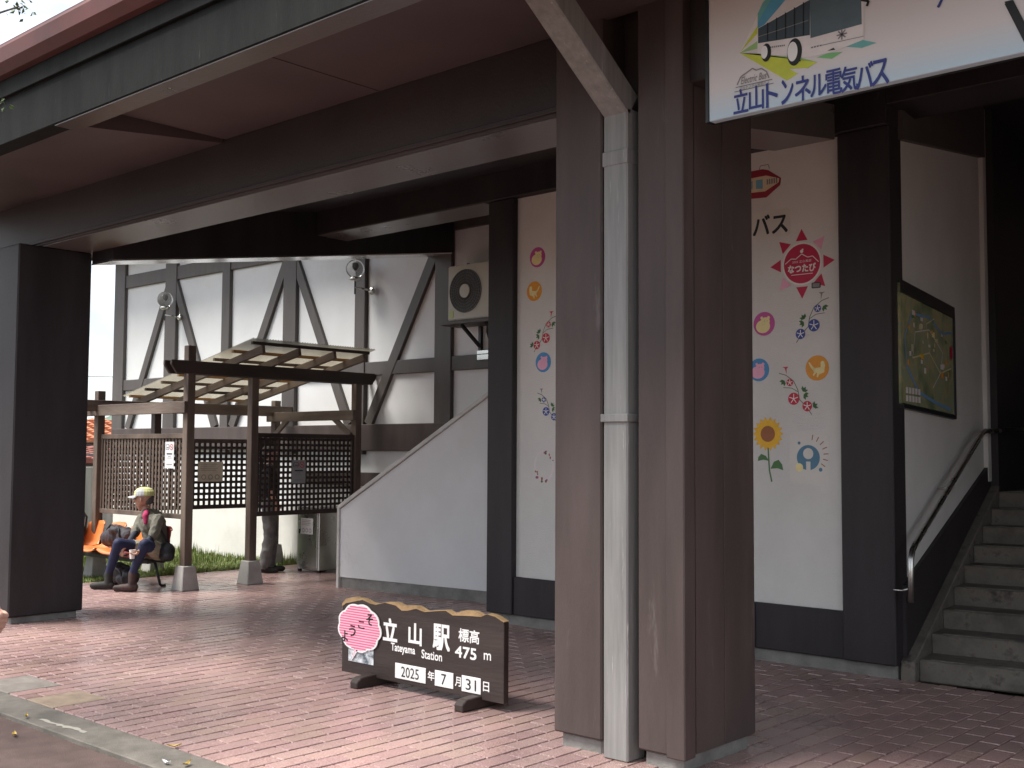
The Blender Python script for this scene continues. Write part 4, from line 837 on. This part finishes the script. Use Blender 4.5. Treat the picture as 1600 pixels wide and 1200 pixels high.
MB().tube([(-12.9, 7.0, .62), (-12.78, 6.99, .70), (-12.62, 7.0, .66), (-12.55, 6.98, .56)], .012, 6).build('strap', BK, b2_, smooth=True)
b3_ = thing('backpack', (-12.5, 7.0, 0), 'black rucksack lying on the pavement beneath the bench', 'backpack')
blob('pack_body', [('e', (-12.55, 6.98, .13), (.20, .14, .13), 0), ('e', (-12.33, 6.97, .11), (.16, .13, .11), 0), ('e', (-12.42, 6.90, .17), (.12, .08, .08), 0), ('e', (-12.7, 6.98, .10), (.10, .1, .09), 0)], [BK], b3_, .014, 2, (0,), .008, 12.)
MB().tube([(-12.6, 6.85, .22), (-12.45, 6.80, .26), (-12.3, 6.84, .2), (-12.25, 6.88, .08)], .014, 6).build('strap', BK2, b3_, smooth=True)

# ================================================================== PEOPLE
SKIN = mat('skin_tanned', (.46, .26, .185), .5, .12, 8); SKIN2 = mat('skin_fair', (.56, .33, .25), .5, .08, 9)
SHIRT = mat('grey_green_shirt', (.13, .125, .10), .85, .35, 6, .5, 40); NAV = mat('navy_tights', (.014, .020, .060), .7, .25, 8); SLV = mat('dark_navy_sleeve', (.014, .016, .030), .7, .2, 8); SHO = mat('khaki_shorts', (.30, .27, .20), .85, .2, 8)
BOOT = mat('worn_brown_boot', (.05, .030, .028), .7, .5, 12, .4, 50); BOOT2 = mat('dark_grey_boot', (.025, .024, .022), .75, .4, 12, .4, 50); SOLE = mat('boot_sole', (.05, .045, .04), .9)
CAPY = mat('yellow_cap', (.52, .53, .24), .75, .1, 10); CAPG = mat('grey_cap_panel', (.42, .43, .43), .75, .08, 8); HAIRG = mat('grey_hair', (.09, .085, .08), .8, .4, 30); PINKT = mat('magenta_towel', (.40, .03, .11), .85, .2, 12)
SCM = 13.2
def H(u, v, dep=SCM): return pxd(u, v, dep)
def head_prims(c, fwd, m, s=1.0):
    f_ = Vector(fwd).normalized(); up = Vector((0, 0, 1)); sd_ = up.cross(f_); c = Vector(c); P = lambda a, b_, d: c+f_*a*s+sd_*b_*s+up*d*s
    return [('e', P(-.012, 0, .03), (.092*s, .092*s, .098*s), m), ('c', P(.03, 0, -.01), P(.035, 0, -.085), .062*s, .040*s, m), ('c', P(.085, 0, .015), P(.108, 0, -.022), .010*s, .015*s, m), ('c', P(.078, .028, .028), P(.078, -.028, .028), .014*s, .014*s, m),
            ('c', P(.072, -.018, -.06), P(.072, .018, -.06), .012*s, .012*s, m), ('c', P(-.01, .088, .015), P(-.012, .092, -.02), .014*s, .010*s, m), ('c', P(-.01, -.088, .015), P(-.012, -.092, -.02), .014*s, .010*s, m)]
def eyes(parent, c, fwd, s=1.0):
    f_ = Vector(fwd).normalized(); sd_ = Vector((0, 0, 1)).cross(f_); c = Vector(c)
    for k in (-1, 1): MB().sphere(c+f_*.083*s+sd_*k*.032*s+Vector((0, 0, .006*s)), .010*s, 8).build('eye', INK, parent, smooth=True)
def hand_prims(wrist, direc, palmn, m, s=1.0, curl=.5, th=1):
    d = Vector(direc).normalized(); pn = Vector(palmn); pn = (pn-d*pn.dot(d)).normalized(); sd_ = d.cross(pn); w_ = Vector(wrist); out_ = []
    for k, (o_, ln) in enumerate(((-.030, .070), (-.010, .080), (.010, .076), (.030, .060))):
        k0 = w_+d*.085*s+sd_*o_*s; k1 = k0+(d*cos(curl)+pn*sin(curl))*ln*.48*s; k2 = k1+(d*cos(curl*2.1)+pn*sin(curl*2.1))*ln*.34*s; k3 = k2+(d*cos(curl*3)+pn*sin(curl*3))*ln*.26*s
        out_ += [('c', w_+d*.01*s+sd_*o_*.6*s, k0, .016*s, .0125*s, m), ('c', k0, k1, .0105*s, .0098*s, m), ('c', k1, k2, .0098*s, .009*s, m), ('c', k2, k3, .009*s, .008*s, m)]
    sd_ = sd_*th; t0 = w_+d*.03*s-sd_*.03*s; ti = curl > 1
    t1 = t0+((d*.5-sd_*.15+pn*.9) if ti else (d*.6-sd_*.6+pn*.5)).normalized()*.045*s; t2 = t1+((d*.2+pn*.4+sd_*.9) if ti else (d*.75+pn*.75)).normalized()*.038*s
    return out_+[('c', w_+d*.01*s, t0, .02*s, .016*s, m), ('c', t0, t1, .014*s, .011*s, m), ('c', t1, t2, .011*s, .009*s, m)]
# --- seated hiker
man = thing('person', (-12.1, 6.95, 0), 'seated person in yellow cap, grey shirt and navy tights on the end seat', 'person')
fw = Vector((-.80, -.60, 0)).normalized()
hd_c = H(224, 780, 13.15)
hipN, hipF, pel = H(249, 862, 13.05), H(243, 862, 13.28), H(247, 858, 13.18)
kn, an = H(226, 850, 12.74), H(207, 896, 12.78); kf, af = H(185, 849, 12.92), H(170, 896, 12.98)
shN, elN, wrN = H(247, 812, 12.98), H(240, 836, 12.88), H(221, 858, 12.74); shF, elF, wrF = H(222, 811, 13.36), H(211, 833, 13.26), H(198, 853, 12.98)
toeN = Vector((an.x, an.y, 0))+Vector((-.74, -.67, 0))*.19; toeF = Vector((af.x, af.y, 0))+Vector((-.76, -.64, 0))*.19
pr_ = head_prims(hd_c, fw, 0, 1.0)
pr_ += [('c', H(228, 796, 13.17), H(231, 803, 13.18), .055, .06, 0), ('c', H(238, 818, 13.08), H(232, 818, 13.28), .12, .115, 1), ('c', H(238, 815, 13.18), H(246, 850, 13.18), .145, .145, 1), ('c', H(230, 805, 13.12), H(236, 808, 13.22), .075, .08, 1),
        ('c', shN, elN, .068, .055, 1), ('c', shF, elF, .064, .052, 1), ('c', H(241, 834, 12.9), wrN, .043, .031, 2), ('c', H(212, 832, 13.26), wrF, .042, .031, 2),
        ('c', pel, hipN, .12, .105, 4), ('c', pel, hipF, .12, .105, 4), ('c', hipN, hipN.lerp(kn, .55), .10, .088, 4), ('c', hipF, hipF.lerp(kf, .55), .10, .088, 4),
        ('c', hipN.lerp(kn, .5), kn, .08, .062, 3), ('c', hipF.lerp(kf, .5), kf, .08, .062, 3), ('c', kn, kn.lerp(an, .4), .060, .058, 3), ('c', kn.lerp(an, .4), an, .058, .042, 3), ('c', kf, kf.lerp(af, .4), .060, .058, 3), ('c', kf.lerp(af, .4), af, .058, .042, 3)]
for a_, t_, m in ((an, toeN, 5), (af, toeF, 6)):
    g0 = Vector((a_.x, a_.y, .055)); tt = Vector((t_.x, t_.y, .045)); bk_ = (g0-tt).normalized()
    pr_ += [('c', a_+Vector((0, 0, .0)), g0, .047, .045, m), ('c', g0+bk_*.03, g0, .040, .042, m), ('c', g0, g0.lerp(tt, .6), .044, .040, m), ('c', g0.lerp(tt, .6), tt, .040, .030, m), ('c', g0+bk_*.045-Vector((0, 0, .04)), tt-Vector((0, 0, .03)), .015, .015, 7)]
pr_ += hand_prims(wrN, H(209, 868, 12.70)-wrN, (0, 0, 1), 0, .92, .55) + hand_prims(wrF, H(188, 863, 12.90)-wrF, (.3, -.2, -1), 0, .92, .5)
body = blob('body', pr_, [SKIN, SHIRT, SLV, NAV, SHO, BOOT, BOOT2, SOLE], man, .009, 3, (1, 4), .0065, 14.)
eyes(man, hd_c, fw)
cp_ = MB(); sdv = Vector((0, 0, 1)).cross(fw)
def capmesh(parent, c, fw_, mc, mg, s=1.0):
    up = Vector((0, 0, 1)); sd_ = up.cross(fw_); n_ = 20; vs_ = []; fs = []; ms = []
    rings = [(.0, .112), (.055, .106), (.085, .085), (.102, .055), (.108, .035), (.108, .02)]
    rings = [(.0, .142), (.045, .138), (.080, .122), (.102, .092), (.110, .058), (.109, .040)]
    for r, z in rings: vs_ += [c+(fw_*(r*1.08*cos(2*pi*k/n_)-.012)+sd_*(r*.98*sin(2*pi*k/n_))+up*z)*s for k in range(n_)]
    m_ = MB()
    for i in range(len(rings)-1):
        for k in range(n_):
            a = 2*pi*(k+.5)/n_; m_.add([vs_[i*n_+k], vs_[i*n_+(k+1) % n_], vs_[(i+1)*n_+(k+1) % n_], vs_[(i+1)*n_+k]], [(3, 2, 1, 0)], 1 if abs(abs(a-pi)-1.75) < .45 and i > 1 else 0)
    o = m_.build('cap', [mc, mg], parent, smooth=True)
    bm_ = MB(); br = []
    for k in range(9):
        a = -1.15+2.3*k/8; br.append((c+(fw_*(.108*cos(a)-.004)+sd_*(.106*sin(a))+up*.044)*s, c+(fw_*(.108*cos(a)+.075*cos(a*.9))+sd_*(.100*sin(a))+up*(.030-.012*abs(sin(a))))*s))
    for (p0, p1), (q0, q1) in zip(br, br[1:]): bm_.add([p0, p1, q1, q0, p0-up*.008, p1-up*.008, q1-up*.008, q0-up*.008], [(0, 1, 2, 3), (7, 6, 5, 4), (1, 5, 6, 2)], 0)
    bm_.build('cap_peak', mg, o, smooth=False)
capmesh(man, hd_c, fw, CAPY, CAPG)
blob('hair', [('e', hd_c-fw*.060+Vector((0, 0, -.005)), (.056, .070, .060), 0)], [HAIRG], man, .010, 2)
blob('neck_towel', [('c', H(229, 800, 13.08), H(227, 806, 13.0), .030, .034, 0), ('c', H(227, 806, 13.0), H(228, 817, 12.98), .034, .026, 0), ('c', H(225, 801, 13.24), H(227, 806, 13.05), .03, .03, 0)], [PINKT], man, .012, 2)
cup = MB(); cc = H(207, 866, 12.72); cup.lathe(cc-Vector((0, 0, .05)), [(.028, 0), (.036, .10), (.033, .10), (.026, .012)], 16); tag(cup.build('paper_cup', mat('white_paper_cup', (.75, .73, .7), .6), smooth=False), 'white paper cup held between the seated hiker hands', 'cup')
hb_ = thing('hip_bag', H(260, 868, 12.95), 'black and teal hip bag hanging at the seated hiker side', 'bag')
q = H(260, 861, 12.98); blob('bag_body', [('e', q, (.10, .10, .10), 0), ('e', q+Vector((.03, -.01, -.06)), (.09, .09, .06), 0), ('e', q+Vector((-.03, -.05, .03)), (.06, .05, .06), 1)], [BK, mat('teal_nylon', (.012, .05, .065), .6, .3, 8)], hb_, .012, 2)
MB().tube([q+Vector((.0, .05, .05)), H(252, 830, 13.08), H(243, 808, 13.1)], .012, 6).build('strap', BK, hb_, smooth=True)

# --- standing figures
def standing(name, base, fwd, label, mats, hgt, arm_fwd, step=.0, fist=False, voxel=.012, cap=None, hair=HAIRG):
    f_ = Vector((*fwd, 0)).normalized(); s_ = Vector((0, 0, 1)).cross(f_); k = hgt/1.72; B_ = Vector(base); P = lambda a, b_, z: B_+f_*a*k+s_*b_*k+Vector((0, 0, z*k))
    o = thing(name, base, label, 'person'); SK, TOP, TRO, SH, SO = 0, 1, 2, 3, 4
    hc = P(.015, 0, 1.585); q = head_prims(hc, f_, SK, k)
    q += [('c', P(0, 0, 1.50), P(-.01, 0, 1.40), .056*k, .062*k, SK), ('c', P(0, .13, 1.385), P(0, -.13, 1.385), .072*k, .072*k, TOP), ('c', P(0, .07, 1.27), P(0, -.07, 1.27), .125*k, .125*k, TOP), ('c', P(0, .05, 1.25), P(0, .05, .98), .122*k, .118*k, TOP), ('c', P(0, -.05, 1.25), P(0, -.05, .98), .122*k, .118*k, TOP),
          ('c', P(0, .07, .93), P(0, -.07, .93), .118*k, .118*k, TRO)]
    for sg in (1, -1):
        st_ = step*sg; kn_ = P(.04+st_*.45, .095*sg, .50); an_ = P(st_*.8-.01, .10*sg, .095)
        q += [('c', P(0, .085*sg, .90), kn_, .098*k, .070*k, TRO), ('c', kn_, an_, .072*k, .060*k, TRO), ('c', an_, an_-Vector((0, 0, .045*k)), .052*k, .046*k, SH), ('c', an_+Vector((0, 0, -.05*k)), an_+f_*.17*k+Vector((0, 0, -.055*k)), .045*k, .036*k, SH), ('c', an_-f_*.05*k+Vector((0, 0, -.078*k)), an_+f_*.17*k+Vector((0, 0, -.078*k)), .017*k, .017*k, SO)]
        ar = arm_fwd if sg == -1 else -arm_fwd*.4
        sh_ = P(0, .195*sg, 1.375); el_ = P(.02+ar*.35, .245*sg, 1.10); wr_ = P(.07+ar, .235*sg, .905+abs(ar)*(.25 if not fist else .80))
        q += [('c', sh_, sh_.lerp(el_, .6), .058*k, .052*k, TOP), ('c', sh_.lerp(el_, .6), el_, .046*k, .040*k, TOP if not fist else SK), ('c', el_, wr_, .041*k, .027*k, SK)]
        q += hand_prims(wr_, (wr_-el_).normalized()*.7+Vector((0, 0, -.3)) if not fist else f_*.9+Vector((0, 0, -.45)), -s_*sg, SK, k*(1.12 if fist else 1), 1.15 if fist else .35, sg)
    blob('body', q, mats, o, voxel, 3 if not fist else 2, (1, 2), .009, 9.); eyes(o, hc, f_, k)
    if cap: capmesh(o, hc, f_, *cap, s=k)
    else: blob('hair', [('e', hc+Vector((0, 0, .045*k))-f_*.02*k, (.098*k, .098*k, .085*k), 0), ('e', hc-f_*.05*k, (.075*k, .085*k, .08*k), 0)], [hair], o, .012, 2)
    return o
GT = mat('grey_trousers', (.17, .17, .17), .85, .3, 7, .5, 30); DKT = mat('dark_jacket', (.02, .02, .024), .8, .3, 8)
standing('person', (-12.42, 9.02, 0), (.60, .80), 'person in grey trousers and black shoes standing behind the lattice screen', [SKIN2, DKT, GT, BOOT2, SOLE], 1.68, .03, .05)
hand_at = CAM + ray(1, 967)*4.2
fdir = Vector((_R.x, _R.y, 0)).normalized(); PINKS = mat('pale_blue_shirt', (.32, .40, .50), .85, .1, 7)
kk = 1.66/1.72; off = fdir*(.07+.20)*kk+(Vector((0, 0, 1)).cross(fdir))*(-.235)*kk
bpos = Vector((hand_at.x, hand_at.y, 0))-off-fdir*.10
standing('person', (bpos.x, bpos.y, -.03), (fdir.x, fdir.y), 'walking person with bent arm, closed hand swinging forward at the kerb', [SKIN2, PINKS, mat('beige_trousers', (.30, .26, .2), .85, .15, 7), BOOT2, SOLE], 1.66, .20, .16, True, .0055, hair=INK)

# ================================================================== BACKGROUND
bw = MB().box(-19.6, -19.3, 2.0, 11.5, -.1, 1.28).build('boundary_wall', mat('streaked_concrete', (.33, .32, .29), .85, .25, 2, .3, 40, stretch=(4, 4, .3))); tag(bw, 'low streaked grey concrete boundary wall beyond the grass', 'wall')
def tile_roof(name, parent, x0, x1, y0, y1, z0, z1, m):
    q_ = MB(); n_ = 26
    for k in range(n_):
        y = y0+(y1-y0)*k/n_; dy = (y1-y0)/n_*.98
        q_.prism([(x1, y, z0), (x1, y+dy*.5, z0+.10), (x1, y+dy, z0)], (x0-x1, 0, z1-z0))
    for j in range(12):
        t_ = j/12; x = x1+(x0-x1)*t_; z = z0+(z1-z0)*t_; q_.box(x-.05, x+.05, y0, y1, z-.03, z+.09)
    return q_.build(name, m, parent)
TIL = mat('orange_roof_tile', (.42, .15, .07), .7, .3, 3); TIL2 = mat('red_brown_roof_tile', (.22, .07, .05), .7, .3, 3); CRW = mat('cream_house_wall', (.6, .56, .48), .8, .08, 2)
def house(px_u, dep, base_v, eave_v, ridge_v, wid, m, label, wallm=CRW):
    c = pxd(px_u, eave_v, dep); ze = c.z; zr = pxd(px_u, ridge_v, dep+3).z
    o = thing('tiled_house', (c.x-3, c.y, 0), label, 'house'); y0, y1 = c.y-wid/2, c.y+wid/2
    MB().box(c.x-7, c.x-.6, y0+.5, y1-.5, -.1, ze+.2).build('wall', wallm, o)
    tile_roof('roof', o, c.x-3.8, c.x, y0, y1, ze, zr, m); tile_roof('roof', o, c.x-3.8, c.x-7.6, y0, y1, ze, zr, m)
    MB().box(c.x-.5, c.x-.1, y0, y1, ze-.28, ze-.05).build('eave_board', PAINT, o)
    for k in range(5):
        y = y0+1.2+k*(wid-2.4)/4.0; wdw = MB().box(c.x-.6, c.x-.55, y-.55, y+.55, ze-1.7, ze-.55).build('window', TRIM, o); MB().box(c.x-.555, c.x-.54, y-.48, y+.48, ze-1.62, ze-.63).build('pane', mat('window_glass', (.05, .06, .07), .1), wdw)
    return o
house(128, 46, 800, 690, 655, 14, TIL, 'cream house with orange tiled roof beyond the concrete wall')
house(125, 27, 800, 722, 702, 8, TIL2, 'small house with red-brown tiled eaves just behind the concrete wall', mat('grey_shed_wall', (.22, .2, .18), .8, .2, 2))
hl = MB(); n_ = 60; vs_ = []
for k in range(n_+1):
    a = radians(100+70*k/n_); r = 420; h = 13+4*sin(k*.35)+3*sin(k*.9+1)+1.5*sin(k*2.3); vs_ += [(r*cos(a), r*sin(a), -2), ((r+70)*cos(a), (r+70)*sin(a), h), ((r+240)*cos(a), (r+240)*sin(a), h*.3)]
hl.add(vs_, [(3*k, 3*k+1, 3*k+4, 3*k+3) for k in range(n_)]+[(3*k+1, 3*k+2, 3*k+5, 3*k+4) for k in range(n_)]); struct(hl.build('hill', mat('wooded_hill', (.11, .16, .12), .9, .35, .05), smooth=True))
for i, (v0, v1, lab) in enumerate(((588, 589, 'single high overhead wire crossing the pale sky'), (644, 646, 'lower overhead wire just above the orange roof'))):
    a = pxd(40, v0-1, 42); c = pxd(330, v1+2, 38); pts = [a.lerp(c, k/8)-Vector((0, 0, .0)) for k in range(9)]; tag(MB().tube(pts, .012, 5).build('overhead_wire', BLACK), lab, 'wire')

# ---- roadside tree whose twigs reach in at the upper left
tr_ = thing('roadside_tree', (-7.9, 1.7, 0), 'leafy roadside tree whose twigs reach over the canopy corner', 'tree')
BARK = mat('grey_bark', (.10, .08, .06), .9, .4, 5, .8, 30, stretch=(4, 4, 1)); LF = bpy.data.materials.new('tree_leaf'); LF.use_nodes = True; t = LF.node_tree; b = t.nodes['Principled BSDF']; b.inputs['Roughness'].default_value = .5
oi = t.nodes.new('ShaderNodeAttribute'); oi.attribute_name = 'tint'; t.links.new(oi.outputs['Color'], b.inputs['Base Color'])
tw = MB(); base = Vector((-7.9, 1.7, -.05)); tw.tube([base, base+Vector((.03, .02, 1.4)), base+Vector((-.06, .05, 3.0)), base+Vector((.0, .1, 4.4))], [.13, .10, .085, .05], 10)
tips = []
random.seed(21)
top_ = base+Vector((0, .1, 3.0))
for k in range(16):
    a = 2*pi*k/16+random.uniform(-.2, .2); L_ = random.uniform(.7, 1.25); st0 = top_+Vector((0, 0, random.uniform(-.3, 1.3))); mid = st0+Vector((cos(a)*L_*.5, sin(a)*L_*.5, random.uniform(.25, .5))); en = st0+Vector((cos(a)*L_, sin(a)*L_, random.uniform(.3, .9)))
    tw.tube([st0, mid, en], [.035, .022, .008], 6); tips += [mid.lerp(en, q/5) for q in range(6)]
T1, T2, T3 = pxd(30, 10, 7.6), pxd(2, 160, 7.3), pxd(8, -10, 7.7)
for T_ in (T1, T2, T3):
    st0 = top_+Vector((.2, .15, .5)); tw.tube([st0, st0.lerp(T_, .55)+Vector((0, 0, .12)), T_], [.03, .018, .005], 6)
tw.build('trunk', BARK, tr_, smooth=True)
V, Fc, T = [], [], []
def leaf(c, s):
    d = Vector((random.gauss(0, 1), random.gauss(0, 1), random.gauss(-.4, .7))).normalized(); n2 = d.cross(Vector((random.gauss(0, 1), random.gauss(0, 1), random.gauss(0, 1)))).normalized(); k = len(V)
    n3 = d.cross(n2)*.12*s
    V.extend([c, c+d*s*.45+n2*s*.3+n3, c+d*s, c+d*s*.45-n2*s*.3+n3]); Fc.append((k, k+1, k+2)); Fc.append((k, k+2, k+3)); g = random.uniform(.6, 1.5); T.append((.09*g, .14*g, .035*g, 1)); T.append((.085*g, .13*g, .03*g, 1))
for p in tips:
    for _ in range(34): leaf(p+Vector((random.gauss(0, .15), random.gauss(0, .15), random.gauss(0, .15))), random.uniform(.04, .07))
for T_, n_, s_ in ((T1, 26, .055), (T3, 24, .055), (T2, 7, .035)):
    for _ in range(n_): leaf(T_+Vector((random.gauss(0, s_), random.gauss(0, s_), random.gauss(0, s_*.8))), random.uniform(.03, .05))
me = bpy.data.meshes.new('crown'); me.from_pydata(V, [], Fc); me.materials.append(LF); ca = me.color_attributes.new('tint', 'FLOAT_COLOR', 'CORNER'); arr = []
for tt in T: arr += list(tt)*3
ca.data.foreach_set('color', arr); link('crown', me, tr_)

# ---- fallen leaves on road and kerb
FL = mat('fallen_leaf', (.50, .36, .10), .7, .3, 20); FLB = mat('brown_leaf', (.20, .10, .05), .8, .3, 20); LIT = mat('litter_white', (.7, .7, .7), .5)
for i, (u, v, s, m, lab, nm) in enumerate(((41, 1122, .05, FL, 'curled yellow leaf lying on the grey kerb edge', 'fallen_leaf'), (22, 1151, .06, FL, 'pale yellow leaf lying out on the red asphalt', 'fallen_leaf'), (272, 1169, .06, FL, 'yellow leaf at the foot of the brick edging', 'fallen_leaf'), (196, 1186, .075, FL, 'long pale leaf beside a brown leaf on the asphalt', 'fallen_leaf'),
                                   (207, 1183, .05, FLB, 'brown leaf between two pale leaves on the asphalt', 'fallen_leaf'), (216, 1182, .05, FL, 'small pale leaf touching a brown leaf on the asphalt', 'fallen_leaf'), (292, 1197, .06, FL, 'broad yellow leaf on the kerb next to white litter', 'fallen_leaf'), (260, 1195, .05, LIT, 'small scrap of white litter on the kerb', 'litter_scrap'))):
    zz = 0 if v in (1122, 1169, 1197, 1195) else -.028
    p = onz(u, v, zz); a = random.uniform(0, 6.28); d = Vector((cos(a), sin(a), 0)); e_ = Vector((-sin(a), cos(a), 0)); q_ = MB(); pts = []
    for k in range(7):
        t_ = k/6; w_ = .42*s*sin(pi*min(1, t_*1.05+.02)); c = p+d*(t_-.5)*s*1.3+Vector((0, 0, .006+.012*abs(t_-.5)*2)); pts.append((c-e_*w_/2+Vector((0, 0, .007)), c, c+e_*w_/2+Vector((0, 0, .008))))
    for A_, B_ in zip(pts, pts[1:]): q_.add([A_[0], A_[1], B_[1], B_[0]], [(0, 1, 2, 3)]); q_.add([A_[1], A_[2], B_[2], B_[1]], [(0, 1, 2, 3)])
    tag(q_.build(nm, m, smooth=True), lab, 'leaf' if 'leaf' in nm else 'litter', 'fallen leaves at the kerb' if 'leaf' in nm else None)
